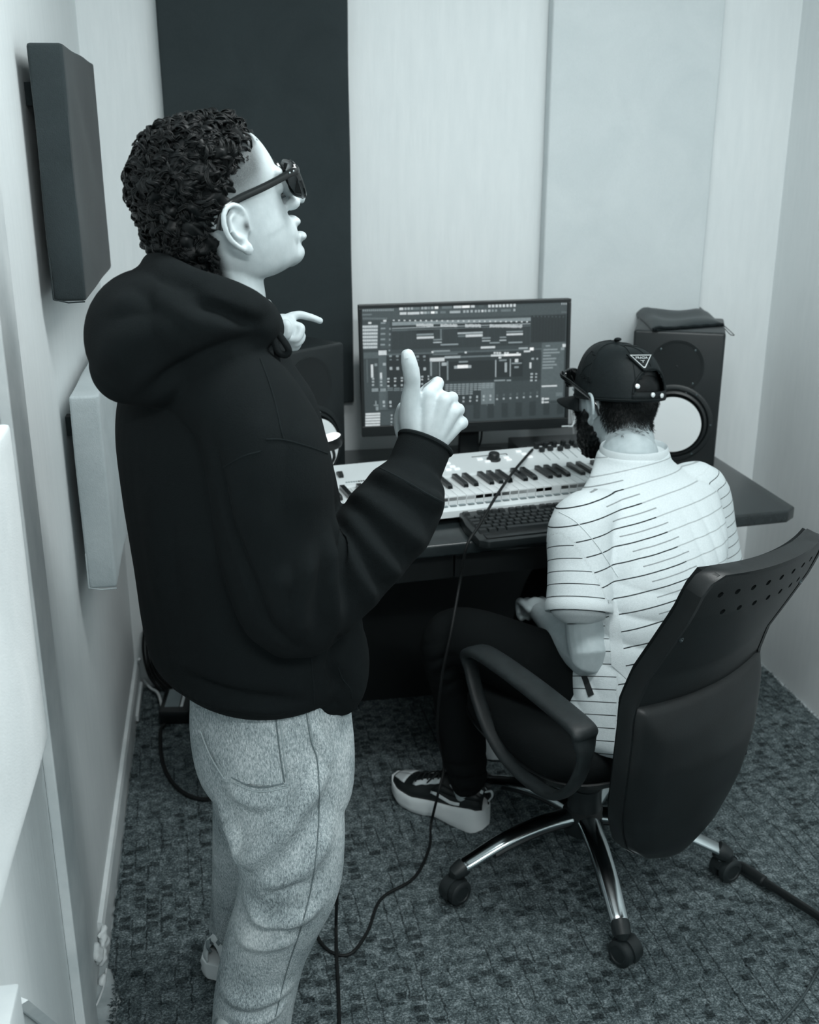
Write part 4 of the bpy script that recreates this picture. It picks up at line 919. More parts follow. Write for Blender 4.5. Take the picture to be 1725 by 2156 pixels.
def bump_field(vs, nr, comps):
    """push vertices along normals by soft directional folds; comps: (centre, radius, dir, wavelength, amp, phase)"""
    d = np.zeros(len(vs))
    for c, R_, dr, wl_, amp, ph in comps:
        q = vs - np.asarray(c); w = np.exp(-(np.linalg.norm(q, axis=1) / R_) ** 2)
        s = q @ nrm(dr) / wl_ * 2 * math.pi + ph + .8 * np.sin(q @ nrm(np.cross(dr, (.3, .5, .8))) * 22)
        d += amp * w * (np.abs(np.sin(s / 2)) ** .7 * 2 - 1.1)
    return vs + nr * d[:, None]
def folds(vs, nr, bvh, paths):
    """raise soft ridges (or sink creases) along pixel paths laid on the surface: (path, width, height)"""
    dp = np.zeros(len(vs)); dn = np.zeros(len(vs))
    for px, w, amp in paths:
        P_ = np.array(project(bvh, dense(px, 10)))
        if len(P_) < 2: continue
        for a in range(len(P_)):   # tapered towards both ends
            t = a / (len(P_) - 1); e = min(1, 4 * min(t, 1 - t) + .15)
            q = np.linalg.norm(vs - P_[a], axis=1); g = amp * e * np.exp(-(q / w) ** 2)
            if amp > 0: dp = np.maximum(dp, g)
            else: dn = np.minimum(dn, g)
    return vs + nr * (dp + dn)[:, None]
def smoothstep(a, b, x): t = np.clip((x - a) / (b - a), 0, 1); return t * t * (3 - 2 * t)
def shoe(parent, heel, ang, up_m, sole_m, acc_m, L=.285, tongue=True, lace_m=None, fat=1.0):
    """chunky trainer: wavy layered sole, lofted upper, overlays, laces; heel on the ground at `heel`, toe along ang"""
    M = Matrix.Translation(tuple(heel)) @ Matrix.Rotation(ang, 4, 'Z')
    A = np.array(M.to_3x3()); T0 = np.array(M.translation)
    def tr(v): return np.asarray(v, float) @ A.T + T0
    xs = np.linspace(0, 1, 26)
    def half(t): return np.interp(t, [0, .04, .12, .3, .5, .68, .85, .95, 1], [.012, .030, .037, .036, .039, .047, .044, .028, .008])
    def off(t): return np.interp(t, [0, .4, .7, 1], [0, 0, .004, -.002])
    def topz(t): return fat * np.interp(t, [0, .1, .3, .5, .7, .9, 1], [.046, .050, .040, .036, .032, .034, .040])
    def botz(t): return np.interp(t, [0, .08, .3, .45, .5, .55, .8, 1], [.010, 0, 0, .006, .006, 0, .001, .018])
    so = MB(); R = []
    for t in xs:
        h, c, zt, zb = half(t) + .006, off(t), topz(t), botz(t); x = t * L
        R.append(tr([(x, c - h * .86, zb), (x, c - h * 1.02, zb + .35 * (zt - zb)), (x, c - h * .95, zb + .55 * (zt - zb)), (x, c - h * 1.02, zb + .8 * (zt - zb)), (x, c - h * .92, zt), (x, c, zt), (x, c + h * .92, zt), (x, c + h * 1.02, zb + .8 * (zt - zb)), (x, c + h * .95, zb + .55 * (zt - zb)), (x, c + h * 1.02, zb + .35 * (zt - zb)), (x, c + h * .86, zb), (x, c, zb)]))
    so.rings(R); sole = so.build('shoe_sole', sole_m, parent, smooth=True, angle=50)
    up = MB(); R = []
    def crest(t): return np.interp(t, [0, .05, .15, .3, .42, .55, .7, .85, .95, 1], [.095, .112, .108, .100, .108, .092, .072, .060, .050, .040]) + .03 * (fat - 1)
    for t in np.linspace(.01, .985, 26):
        h, c, x = half(t), off(t), t * L; z0, z1 = topz(t) - .004, crest(t); ring = []
        for a in np.linspace(0, math.pi, 15):
            ring.append((x, c + h * math.cos(a) * (1 - .28 * math.sin(a) ** 2 * (z1 > .09)), z0 + (z1 - z0) * math.sin(a) ** .8))
        R.append(tr(ring))
    up.rings(R, closed=False); 
    uo = up.build('shoe_upper', up_m, parent, smooth=True, angle=60)
    sm_ = uo.modifiers.new('thick', 'SOLIDIFY'); sm_.thickness = .003; sm_.offset = -1
    def surf(t, a, o=.002):
        h, c = half(t), off(t); z0, z1 = topz(t) - .004, crest(t)
        return tr((t * L, c + (h + o) * math.cos(a) * (1 - .28 * math.sin(a) ** 2 * (z1 > .09)), z0 + (z1 - z0 + o) * math.sin(a) ** .8))
    def overlay(name, tt, a0, a1, m_):
        """a band of leather on the upper between two angle curves"""
        for s in (0, 1):
            A0 = []; 
            for i, t in enumerate(tt):
                aa = np.linspace(a0[i], a1[i], 6); aa = aa if s == 0 else math.pi - aa
                A0.append([surf(t, a, .0022) for a in aa])
            mb = MB(); mb.rings(A0, closed=False); q = mb.build(name, m_, uo, smooth=True, angle=60); sd = q.modifiers.new('thick', 'SOLIDIFY'); sd.thickness = .0025; sd.offset = -1
    overlay('toe_overlay', np.linspace(.80, .97, 6), [.75, .8, .85, .9, .9, .9], [1.57] * 6, acc_m)
    overlay('eyelet_overlay', np.linspace(.44, .70, 7), [.75, .70, .72, .68, .72, .70, .8], [1.05] * 7, acc_m)
    overlay('heel_overlay', np.linspace(.02, .34, 8), [.95, .9, .82, .72, .66, .66, .74, .85], [1.25, 1.15, 1.02, .95, .9, .92, .98, 1.05], acc_m)
    overlay('side_overlay', np.linspace(.20, .50, 7), [.1, .08, .1, .14, .18, .24, .3], [.2, .2, .22, .26, .3, .36, .4], acc_m)
    lm = lace_m or up_m
    for t in np.linspace(.46, .68, 5):
        MB().tube([surf(t, .95, .003), surf(t + .012, 1.3, .0055), surf(t + .02, 1.57, .006), surf(t + .012, math.pi - 1.3, .0055), surf(t, math.pi - .95, .003)], .0026, 6, flat=.6).build('lace', lm, uo, smooth=True)
    for s in (-1, 1):
        MB().tube(catmull([surf(.46, 1.57, .007), surf(.46, 1.57 + s * .5, .02), surf(.52, 1.57 + s * .9, .022), surf(.5, 1.57 + s * .45, .010), surf(.46, 1.57, .008)], 5), .0022, 6).build('lace_bow', lm, uo, smooth=True)
    MB().tube(catmull([surf(.012, 1.45, .0), tr((-.012, .0, .118)), tr((-.016, 0, .105)), tr((-.006, 0, .088))], 5), .0045, 6, flat=.5).build('pull_tab', acc_m, uo, smooth=True)
    return uo, surf, tr

# ================================================================== STANDING MAN
man = thing('person', (0.02, 1.78, 0), 'person in a black hoodie and light jeans standing with a thumb up, head thrown back', 'person')
TH = math.radians(33)
def D(px, py, Y): return aty(px, py, Y)
def sec(px, py, Y, rf, rl, yaw=TH, p=2.3): q = D(px, py, Y); return (q[0], q[1], q[2], rf, rl, yaw, p)
# ---- head frame
hy, hp_ = math.radians(19), math.radians(21)
hf = V(math.cos(hy) * math.cos(hp_), math.sin(hy) * math.cos(hp_), math.sin(hp_)); hl = nrm(np.cross(V(0, 0, 1), hf)); hu = np.cross(hf, hl)
ear = D(511, 476, 1.56); HO = ear + hl * .079
HM = Matrix(((hf[0], hl[0], hu[0], HO[0]), (hf[1], hl[1], hu[1], HO[1]), (hf[2], hl[2], hu[2], HO[2]), (0, 0, 0, 1))) @ Matrix.Diagonal((1.04, 1.02, 1.04, 1))
def hm(*v): return np.array(HM @ Vector(v))
# ---- joints
nb = D(480, 700, 1.63)
shR, shL = D(495, 835, 1.535), D(462, 820, 1.74)
elR = D(622, 1290, 1.475); wrR = D(898, 950, 1.62)
elL = D(490, 960, 1.97); wrL = D(566, 708, 2.07)
pel = D(568, 1500, 1.68); hipR, hipL = D(600, 1590, 1.62), D(545, 1590, 1.77)
knR, anR = D(610, 1860, 1.62), D(530, 2130, 1.70); knL, anL = D(530, 1830, 1.83), D(500, 2010, 1.93)
# ---- body: one continuous surface
b = MB(); head_shape(b, HM, 1.0)
limb(b, [(hm(-.03, 0, -.02), .050), (hm(-.028, 0, -.07), .053), ((hm(-.03, 0, -.10) * .5 + nb * .5), .056), (nb, .068), (nb * .6 + D(470, 860, 1.64) * .4, .07)], 5, 24)
b.loft([(*D(560, 1500, 1.67), .10, .14, TH), (*D(520, 1250, 1.66), .10, .135, TH), (*D(480, 1000, 1.64), .11, .15, TH), (*D(470, 860, 1.63), .085, .13, TH), (*D(475, 770, 1.63), .055, .085, TH), (*D(478, 710, 1.63), .05, .06, TH)], 24, 3)
for s_, e_, w_ in ((shR, elR, wrR), (shL, elL, wrL)): limb(b, [(s_, .046), (s_ * .5 + e_ * .5, .045), (e_, .043), (e_ * .5 + w_ * .5, .038), (e_ * .12 + w_ * .88, .029), (w_, .027)], 4, 20)
for h_, k_, a_ in ((hipR, knR, anR), (hipL, knL, anL)): limb(b, [(pel * .3 + h_ * .7, .085), (h_, .085), (h_ * .5 + k_ * .5, .068), (k_, .055), (k_ * .6 + a_ * .4, .052), (a_, .034), (a_ + V(0, .025, -.045), .026), (a_ + V(.02, .07, -.06), .02)], 4, 20)
# thumb-up hand
def H(x, y, Y=1.63): return D(x, y, Y)
iM, mM, rM, pM = H(903, 828, 1.632), H(936, 842, 1.625), H(954, 866, 1.628), H(964, 893, 1.638)
for m_, r_ in ((iM, .0125), (mM, .0125), (rM, .012), (pM, .0115)):
    limb(b, [(wrR * .85 + m_ * .15, .017), (wrR * .5 + m_ * .5, .0155), (m_, r_)], 4, 14)
palm = (wrR + iM + mM + pM) / 4
b.ell(palm + V(-.004, .014, 0), V(.040, .016, .042), n=12)
CB = np.stack([_r, _u, -_f], 1); b.ell(D(896, 888, 1.64), V(.040, .050, .017), M=CB, n=14); b.ell(D(925, 872, 1.642), V(.032, .036, .015), M=CB, n=14)
for m_, pip, dip, tip in ((iM, H(922, 806, 1.660), H(897, 822, 1.692), H(868, 850, 1.683)), (mM, H(952, 838, 1.658), H(915, 852, 1.695), H(872, 868, 1.685)), (rM, H(965, 863, 1.660), H(922, 875, 1.695), H(876, 888, 1.685)), (pM, H(972, 890, 1.665), H(932, 898, 1.692), H(884, 908, 1.682))):
    finger(b, [m_, m_ * .5 + pip * .5 + V(.001, -.001, 0), pip, pip * .5 + dip * .5, dip, tip], .0118, .0088)
limb(b, [(wrR * .55 + D(862, 915, 1.64) * .45, .019), (D(866, 892, 1.632), .0195), (D(863, 846, 1.628), .0150), (D(868, 812, 1.626), .0130), (D(867, 790, 1.624), .0135), (D(862, 765, 1.624), .0128), (D(858, 746, 1.626), .0105)], 4, 16)
limb(b, [(D(848, 915, 1.66), .012), (D(846, 885, 1.665), .0135), (D(850, 858, 1.655), .011)], 4, 12)
# pointing hand
def G(x, y, Y=2.10): return D(x, y, Y)
limb(b, [(wrL, .026), (G(588, 700, 2.08), .024), (G(600, 690, 2.09), .02)], 4, 16)
b.ell(G(596, 694, 2.09), V(.030, .026, .030), n=10)
finger(b, [G(600, 674), G(612, 667), G(631, 663), G(645, 666), G(657, 669), G(675, 676)], .0095, .0068)
finger(b, [G(604, 684, 2.09), G(620, 685, 2.085), G(634, 690, 2.08), G(632, 702, 2.075), G(624, 714, 2.07), G(612, 716, 2.072)], .0090, .0072)
finger(b, [G(602, 696, 2.095), G(620, 698, 2.09), G(635, 705, 2.088), G(633, 716, 2.08), G(624, 724, 2.076), G(612, 722, 2.076)], .0088, .0072)
finger(b, [G(600, 706, 2.10), G(616, 710, 2.095), G(628, 719, 2.092), G(625, 730, 2.085), G(616, 733, 2.08), G(606, 729, 2.08)], .0082, .0066)
finger(b, [G(590, 690, 2.07), G(602, 682, 2.055), G(606, 695, 2.05), G(604, 708, 2.05)], .0105, .0085)
limb(b, [(G(582, 690, 2.07), .013), (G(574, 668, 2.06), .0105), (G(568, 650, 2.055), .0095), (G(564, 638, 2.05), .008)], 4, 12)
vs, fs, nr = solid(b, .0026, 5)
loc = (vs - np.array(HM.translation)) @ np.linalg.inv(np.array(HM.to_3x3())).T
x, y, z = loc[:, 0], np.abs(loc[:, 1]), loc[:, 2]
dark = smoothstep(.008, .055, z - .25 * np.clip(x - .02, 0, 1)) * (1 - smoothstep(.045, .078, x - .25 * (z - .05))) * (y > .03)
dark = np.maximum(dark, smoothstep(.062, .08, z + .5 * np.clip(.05 - x, -1, .04)) * (x < .072))
dark = np.maximum(dark * .85, smoothstep(-.028, -.045, x) * smoothstep(-.088, -.07, z)) * (np.linalg.norm(loc, axis=1) < .2)
jaw = .16 * smoothstep(-.03, -.06, z) * smoothstep(.0, .05, x) * (np.linalg.norm(loc, axis=1) < .16)
earz = (y > .0805) & (np.abs(z) < .045) & (x > -.04) & (x < .02); dark = np.where(earz, 0, dark)
mouth = .9 * np.exp(-((x - .098) / .012) ** 2 - ((z + .0505) / .0042) ** 2) * (y < .02)  # shade between the lips, painted into the skin colour
eh = .95 * np.exp(-((x - .004) / .0055) ** 2 - ((z + .002) / .007) ** 2) * (y > .06) * (y < .083)  # shade of the ear opening, painted the same way
skin_obj('body', vs, fs, M_SKIN, man, {'dark': np.clip(np.maximum.reduce([dark, jaw, mouth, eh]), 0, 1)})
# thumb nail
bvB = BVHTree.FromPolygons([tuple(v) for v in vs], fs)
patch('thumb_nail', bvB, ((850, 742), (857, 739), (860, 754), (852, 756)), 5, 6, .0007, mat('nail', .6, .3, .4), man, .0006)

# ---- hoodie
h = MB()
h.loft([sec(538, 1420, 1.675, .130, .165), sec(538, 1404, 1.675, .142, .180), sec(536, 1372, 1.672, .156, .190), sec(530, 1300, 1.665, .163, .190), sec(510, 1190, 1.655, .156, .184), sec(485, 1040, 1.645, .150, .182), sec(462, 910, 1.635, .136, .182), sec(455, 820, 1.628, .112, .178), sec(458, 755, 1.625, .086, .135), sec(470, 690, 1.625, .07, .085)], 44, 4)
limb(h, [(D(468, 815, 1.56), .085), (D(516, 860, 1.50), .080), (D(562, 960, 1.478), .088), (D(580, 1090, 1.47), .085), (D(598, 1200, 1.468), .082), (D(622, 1280, 1.472), .076), (D(690, 1235, 1.495), .070), (D(765, 1160, 1.53), .068), (D(826, 1088, 1.56), .068), (D(856, 1040, 1.582), .064)], 6, 32)
h.tube(catmull([D(852, 1045, 1.58), D(866, 1008, 1.595), D(880, 972, 1.607), D(891, 945, 1.616), D(896, 934, 1.62)], 5), .0435, 28)
limb(h, [(shL, .085), (shL * .5 + elL * .5, .08), (elL, .070), (elL * .5 + wrL * .5, .055), (elL * .25 + wrL * .75, .042)], 5, 28)
# hood
h.ell(D(320, 712, 1.555), V(.092, .098, .096), n=18); h.ell(D(272, 768, 1.565), V(.055, .075, .055), n=14)
h.ell(D(420, 690, 1.52), V(.088, .075, .070), n=16); h.ell(D(505, 680, 1.53), V(.058, .055, .045), n=14)
h.ell(D(350, 640, 1.60), V(.075, .095, .060), n=14); h.ell(D(400, 690, 1.72), V(.13, .075, .075), n=14)
ringp = [D(552, 690, 1.55), D(532, 655, 1.505), D(480, 628, 1.49), D(410, 606, 1.50), D(350, 578, 1.545), D(335, 566, 1.62), D(370, 578, 1.70), D(440, 605, 1.745), D(520, 640, 1.74), D(555, 672, 1.68), D(562, 692, 1.60), D(552, 690, 1.55)]
h.tube(catmull(ringp, 6), .026, 16)
# kangaroo pocket bulging at the belly
h.ell(D(716, 1390, 1.60), V(.048, .07, .095), n=14); h.ell(D(690, 1440, 1.60), V(.05, .06, .05), n=12)
hv, hf_, hn = solid(h, .0048, 5)
fa = elR; fd = nrm(wrR - elR)
bvH0 = BVHTree.FromPolygons([tuple(v) for v in hv], hf_)
hv = folds(hv, hn, bvH0, [([(745, 1040), (790, 1070), (850, 1120), (895, 1150)], .018, 0.0210), ([(725, 1075), (760, 1130), (810, 1190), (850, 1215)], .016, 0.0195), ([(705, 1110), (730, 1170), (760, 1230), (790, 1270)], .015, 0.0180), ([(690, 1130), (690, 1190), (695, 1260), (710, 1320)], .015, 0.0165), ([(660, 1160), (640, 1220), (630, 1290), (640, 1350)], .015, 0.0150), ([(600, 1200), (590, 1260), (600, 1320)], .016, 0.0120), ([(790, 995), (840, 1020), (900, 1050), (935, 1062)], .014, 0.0180), ([(560, 860), (540, 950), (530, 1060), (545, 1160)], .03, 0.0120), ([(640, 900), (650, 980), (640, 1080)], .03, 0.0090), ([(210, 770), (260, 720), (330, 690), (400, 690)], .025, 0.0135), ([(320, 590), (350, 640), (420, 680), (500, 690)], .02, 0.0150), ([(430, 620), (480, 640), (540, 660)], .014, 0.0105), ([(240, 640), (300, 650), (350, 700)], .02, 0.0090), ([(300, 840), (380, 780), (480, 730), (560, 715)], .014, -0.0150), ([(400, 640), (470, 660), (540, 685)], .010, -0.0090), ([(448, 920), (466, 1010), (492, 1115), (530, 1225), (575, 1322), (640, 1374)], .010, -.009), ([(320, 1000), (330, 1150), (350, 1300)], .04, 0.0090), ([(420, 1100), (430, 1250), (450, 1400)], .04, 0.0090), ([(720, 1330), (700, 1400), (715, 1450)], .012, -0.0120), ([(380, 1420), (500, 1465), (640, 1480)], .012, -0.0105), ([(340, 1440), (480, 1490), (640, 1498)], .010, 0.0060)])
hood = skin_obj('hoodie', hv, hf_, M_HOOD, man)
bvH = BVHTree.FromPolygons([tuple(v) for v in hv], hf_)
for px in ([(548, 755), (565, 800), (580, 850), (592, 905), (597, 922)], [(560, 925), (597, 926), (650, 940), (690, 955)], [(470, 985), (510, 962), (550, 950)], [(655, 1385), (660, 1440), (662, 1498)], [(712, 1405), (722, 1430), (738, 1450), (742, 1470)]):
    seam('seam', bvH, px, .0011, M_HOODI, hood, .0003)
seam('cuff_seam', bvH, [(800, 985), (850, 1010), (900, 1040), (934, 1058)], .0022, M_HOODI, hood, -.001)
cE, cD = D(896, 934, 1.62), nrm(D(896, 934, 1.62) - D(866, 1008, 1.595)); c1 = nrm(np.cross(cD, V(0, 1, 0))); c2 = np.cross(cD, c1)
MB().tube([cE + .0425 * (math.cos(a) * c1 + math.sin(a) * c2) for a in np.linspace(0, 2 * math.pi, 41)], .004, 8, cap=False).build('cuff_edge', M_HOODI, hood, smooth=True)
# drawstring
M_STR = cloth('black_braided_cord', .010, .8, .4, .8, 900)
dp = [D(572, 690, 1.53), D(590, 708, 1.52), D(604, 728, 1.51), D(608, 740, 1.51), D(600, 747, 1.51), D(586, 740, 1.51), D(577, 715, 1.515), D(570, 698, 1.525)]
MB().tube(catmull(dp, 6), .0050, 10).build('drawstring', M_STR, hood, smooth=True)
MB().tube(catmull([D(576, 695, 1.53), D(580, 725, 1.52), D(584, 752, 1.515), D(588, 790, 1.515)], 6), .0042, 10).build('drawstring', M_STR, hood, smooth=True)

# ---- jeans
j = MB()
JY = math.radians(28)
j.loft([sec(566, 1400, 1.675, .118, .150, JY), sec(568, 1480, 1.678, .122, .154, JY), sec(572, 1560, 1.68, .126, .160, JY), sec(578, 1640, 1.685, .118, .155, JY), sec(585, 1690, 1.69, .09, .13, JY)], 40, 4)
limb(j, [(D(598, 1560, 1.635), .098), (D(604, 1680, 1.62), .098), (D(612, 1770, 1.615), .094), (D(610, 1850, 1.62), .090), (D(588, 1920, 1.645), .082), (D(558, 2000, 1.675), .078), (D(538, 2090, 1.69), .077), (D(530, 2150, 1.70), .076)], 6, 34)
limb(j, [(D(548, 1590, 1.76), .088), (D(540, 1700, 1.79), .082), (D(532, 1800, 1.83), .078), (D(520, 1890, 1.88), .072), (D(508, 1955, 1.92), .068)], 6, 30)
jv, jf, jn = solid(j, .0045, 5)
bvJ0 = BVHTree.FromPolygons([tuple(v) for v in jv], jf)
jv = folds(jv, jn, bvJ0, [([(690, 1600), (640, 1680), (580, 1760), (530, 1800), (508, 1808)], .022, 0.0210), ([(470, 1700), (500, 1760), (516, 1830)], .02, 0.0180), ([(540, 1870), (600, 1850), (660, 1800), (690, 1740)], .024, 0.0150), ([(520, 1900), (560, 1940), (620, 1935), (680, 1900)], .018, 0.0135), ([(650, 1520), (680, 1570), (690, 1620)], .014, 0.0120), ([(500, 1980), (560, 1990), (620, 1975)], .016, 0.0105), ([(470, 2090), (530, 2110), (610, 2080)], .018, 0.0135), ([(480, 2140), (550, 2145), (600, 2110)], .014, 0.0120), ([(480, 1660), (540, 1690), (620, 1680)], .016, 0.0090), ([(560, 1880), (640, 1860)], .012, -0.0090), ([(530, 1960), (600, 1955)], .012, -0.0090), ([(620, 1620), (590, 1700)], .014, -0.0090)])
jeans = skin_obj('jeans', jv, jf, M_DENIM, man)
bvJ = BVHTree.FromPolygons([tuple(v) for v in jv], jf)
patch('back_pocket', bvJ, ((414, 1490), (585, 1480), (606, 1655), (470, 1645)), 16, 18, .0022, M_DENIM, jeans, .0015)
for px, r_, m_ in (([(588, 1500), (597, 1580), (606, 1655)], .0018, M_DSTITCH), ([(580, 1500), (589, 1580), (598, 1645)], .0016, M_DSEAM), ([(606, 1656), (560, 1666), (525, 1662), (480, 1640)], .0018, M_DSTITCH), ([(596, 1648), (555, 1656), (525, 1652), (490, 1636)], .0015, M_DSEAM), ([(414, 1480), (440, 1488), (490, 1492)], .0018, M_DSTITCH), ([(425, 1540), (445, 1590), (475, 1640)], .0016, M_DSTITCH), ([(645, 1500), (655, 1560), (668, 1600), (672, 1680), (668, 1780), (655, 1870), (635, 1950), (605, 2040), (580, 2140)], .0014, M_DSEAM), ([(650, 1500), (660, 1560)], .0016, M_DSTITCH)):
    seam('stitched_seam', bvJ, px, r_ * .9, m_, jeans, .0022 if px[0][0] < 600 else .0004)
# ---- shoes
shoe(man, atz(452, 2072, 0), math.radians(62), M_SHW, M_SOLE, M_SHG, lace_m=M_SHW)
shoe(man, V(-.075, 1.60, 0), math.radians(72), M_SHW, M_SOLE, M_SHG, lace_m=M_SHW)

# ---- curly hair
hb = MB(); A3 = np.array(HM.to_3x3())
def hel(c, r): hb.ell(hm(*c), V(*r), M=A3, n=14)
hel((-.010, 0, .060), (.096, .085, .086)); hel((-.058, 0, .010), (.052, .070, .070)); hel((.030, 0, .094), (.046, .053, .038)); hel((-.062, 0, -.045), (.036, .052, .046)); hel((-.030, 0, .070), (.074, .074, .064))
sv, sf, sn = solid(hb, .004, 4)
hl_ = (sv - HO) @ np.linalg.inv(A3).T
rn = np.random.default_rng(5); ph = rn.uniform(0, 6.28, (10, 3)); fq = rn.normal(0, 150, (10, 3))
sv = sv + sn * (.0035 * sum(np.sin(hl_ @ fq[i] + ph[i, 0]) for i in range(10)) / 2.2)[:, None]
mk = smoothstep(-.005, .02, hl_[:, 0]) * smoothstep(.085, .06, hl_[:, 2] - .25 * np.clip(hl_[:, 0], 0, 1)); sv = HO + (sv - HO) * (1 - .2 * mk)[:, None]
hair = skin_obj('hair', sv, sf, M_HAIR, man)
curls = MB(); pick = rn.permutation(len(sv)); cnt = 0
crown = hm(-.035, 0, .15); inv3 = np.linalg.inv(A3)
for i in pick:
    p, n_ = sv[i], sn[i]; q = hl_[i]
    if (q[0] > -.028 and q[2] < .052 + .35 * max(0, q[0])) or q[2] < -.085 or (q[0] > .05 and q[2] < .085): continue
    up_ = q[2] > .02; fl = p - crown; fl = nrm(fl - n_ * (fl @ n_)); t_ = nrm(fl + .9 * np.cross(n_, rn.normal(0, 1, 3))); s1 = nrm(np.cross(t_, n_))
    ln = rn.uniform(.022, .042) if up_ else rn.uniform(.014, .024); am = rn.uniform(.003, .0065) if up_ else rn.uniform(.001, .003); p0 = rn.uniform(0, 6.28); tw = rn.uniform(1.0, 1.9); lift = rn.uniform(.001, .007) if up_ else rn.uniform(.001, .004)
    u_ = np.linspace(0, 1, 12)
    for k in range(3):
        o_ = s1 * (k * .0022) + n_ * rn.uniform(-.001, .001)
        P_ = [p + o_ + t_ * ln * (a - .4) - n_ * .004 + n_ * lift * math.sin(a * 3.14) + am * (math.cos(p0 + a * tw * 6.28) * s1 + math.sin(p0 + a * tw * 6.28) * n_ * .8) for a in u_]
        if any((lambda w: w[0] > .015 and w[2] < .052 + .25 * w[0])(inv3 @ (np.asarray(w_) - HO)) for w_ in P_[::3]): continue
        curls.tube(P_, .0013 * np.clip(1.25 - np.abs(u_ - .35), .3, 1), 5)
    cnt += 1
    if cnt > 1500: break
co_ = curls.build('curls', M_HAIR, hair, smooth=True, angle=180); co_['kind'] = 'stuff'
# ---- sunglasses
sg = MB()
def ring_pts(s, k_):
    return [hm(.108 - .10 * max(0, abs(yy) - .03) * 1.2, yy, zz) for yy, zz in [(s * (.036 + .029 * k_ * np.sign(math.cos(a)) * abs(math.cos(a)) ** .65), .020 + .0245 * k_ * np.sign(math.sin(a)) * abs(math.sin(a)) ** .65) for a in np.linspace(0, 2 * math.pi, 29)]]
frame_ = MB()
for s in (-1, 1): frame_.tube(ring_pts(s, 1.0), .0036, 8)
frame_.tube(catmull([hm(.106, -.010, .028), hm(.111, 0, .031), hm(.106, .010, .028)], 4), .0036, 8)
sgo = frame_.build('sunglasses', M_GLOSSB, man, smooth=True)
for s in (-1, 1):
    rp = ring_pts(s, .96)[:-1]; c_ = sum(rp) / len(rp); MB().rings([[c_ + (q - c_) * .02 + hf * .003 for q in rp], [c_ + (q - c_) * .6 + hf * .002 for q in rp], rp, [c_ + (q - c_) * .98 - hf * .002 for q in rp]]).build('lens', M_LENS, sgo, smooth=True)
    tm = MB(); tp = catmull([hm(.105, s * .068, .036), hm(.096, s * .074, .036), hm(.05, s * .080, .0345), (hm(.0, s * .0815, .034)), hm(-.018, s * .081, .026), hm(-.032, s * .079, .008)], 5)
    tm.tube(tp, .0026, 10, flat=2.1, up=hu); tmo = tm.build('temple_arm', M_GLOSSB, sgo, smooth=True)
    for dx in (0, .006): MB().ell(hm(.094 - dx, s * .0790, .037), V(.0014, .0014, .0014), n=6).build('rivet', M_CHROME, tmo, smooth=True)

# ================================================================== SEATED MAN
sit = thing('person', (0.86, 2.05, 0), 'person in a black cap and white striped shirt sitting with the back turned', 'person')
SA = math.radians(118); sfw = V(math.cos(SA), math.sin(SA), 0); srt = V(math.sin(SA), -math.cos(SA), 0)
hy2, hp2 = math.radians(114), math.radians(-9)
gf = V(math.cos(hy2) * math.cos(hp2), math.sin(hy2) * math.cos(hp2), math.sin(hp2)); gl = nrm(np.cross(V(0, 0, 1), gf)); gu = np.cross(gf, gl)
rl_ = math.radians(4); gl, gu = gl * math.cos(rl_) + gu * math.sin(rl_), gu * math.cos(rl_) - gl * math.sin(rl_)
GO = aty(1297, 855, 2.40)
GM = Matrix(((gf[0], gl[0], gu[0], GO[0]), (gf[1], gl[1], gu[1], GO[1]), (gf[2], gl[2], gu[2], GO[2]), (0, 0, 0, 1))) @ Matrix.Diagonal((1.05, 1.05, 1.05, 1))
G3 = np.array(GM.to_3x3())
def gm(*v): return np.array(GM @ Vector(v))
pv, ws, chs, shc, nbk = V(.865, 1.985, .50), V(.885, 2.05, .62), V(.912, 2.14, .79), V(.920, 2.205, .90), V(.900, 2.262, .958)
sL, sR = aty(1226, 1104, 2.09), shc + srt * .19 + V(0, 0, -.035)
eL, wL = aty(1240, 1384, 1.985), aty(1140, 1290, 2.33)
eR, wR = V(1.165, 2.28, .60), V(.98, 2.47, .56)
hL, hR = V(.79, 2.01, .505), V(.95, 2.08, .505)
kL, aL = aty(958, 1335, 2.33), V(.545, 2.315, .10); kR, aR = aty(1165, 1225, 2.55), V(.716, 2.65, .10)
b = MB(); head_shape(b, GM)
limb(b, [(gm(-.03, 0, -.02), .056), (gm(-.036, 0, -.075), .063), (gm(-.04, 0, -.10) * .5 + nbk * .5, .064), (nbk, .064), (shc + sfw * .035 + V(-.01, 0, -.05), .05)], 5, 24)
b.loft([(*pv, .11, .15, SA), (*ws, .10, .145, SA), (*chs, .11, .16, SA), (*shc, .08, .15, SA), (*nbk, .05, .06, SA)], 24, 3)
for s_, e_, w_ in ((sL, eL, wL), (sR, eR, wR)):
    limb(b, [(s_, .052), (s_ * .5 + e_ * .5, .048), (s_ * .15 + e_ * .85, .046), (e_, .043), (e_ * .6 + w_ * .4, .041), (e_ * .2 + w_ * .8, .031), (w_, .027)], 5, 20)
    d_ = nrm(w_ - e_); side_ = nrm(np.cross(d_, V(0, 0, 1))); upv = np.cross(side_, d_)
    b.ell(w_ + d_ * .045, V(.03, .03, .026), n=10)
    for q in range(4):
        m_ = w_ + d_ * .075 + upv * .008 + side_ * (.027 - q * .018); p_ = m_ + d_ * .028 - upv * .01; t_ = p_ - d_ * .004 - upv * .028; u_ = t_ - d_ * .022 - upv * .004
        finger(b, [w_ + d_ * .03 + side_ * (.02 - q * .013), m_, p_, t_, u_], .0108, .0082)
    finger(b, [w_ + d_ * .02 + side_ * .02, w_ + d_ * .045 + side_ * .034 + upv * .006, w_ + d_ * .075 + side_ * .036 - upv * .002, w_ + d_ * .10 + side_ * .03 - upv * .006], .0135, .0095)
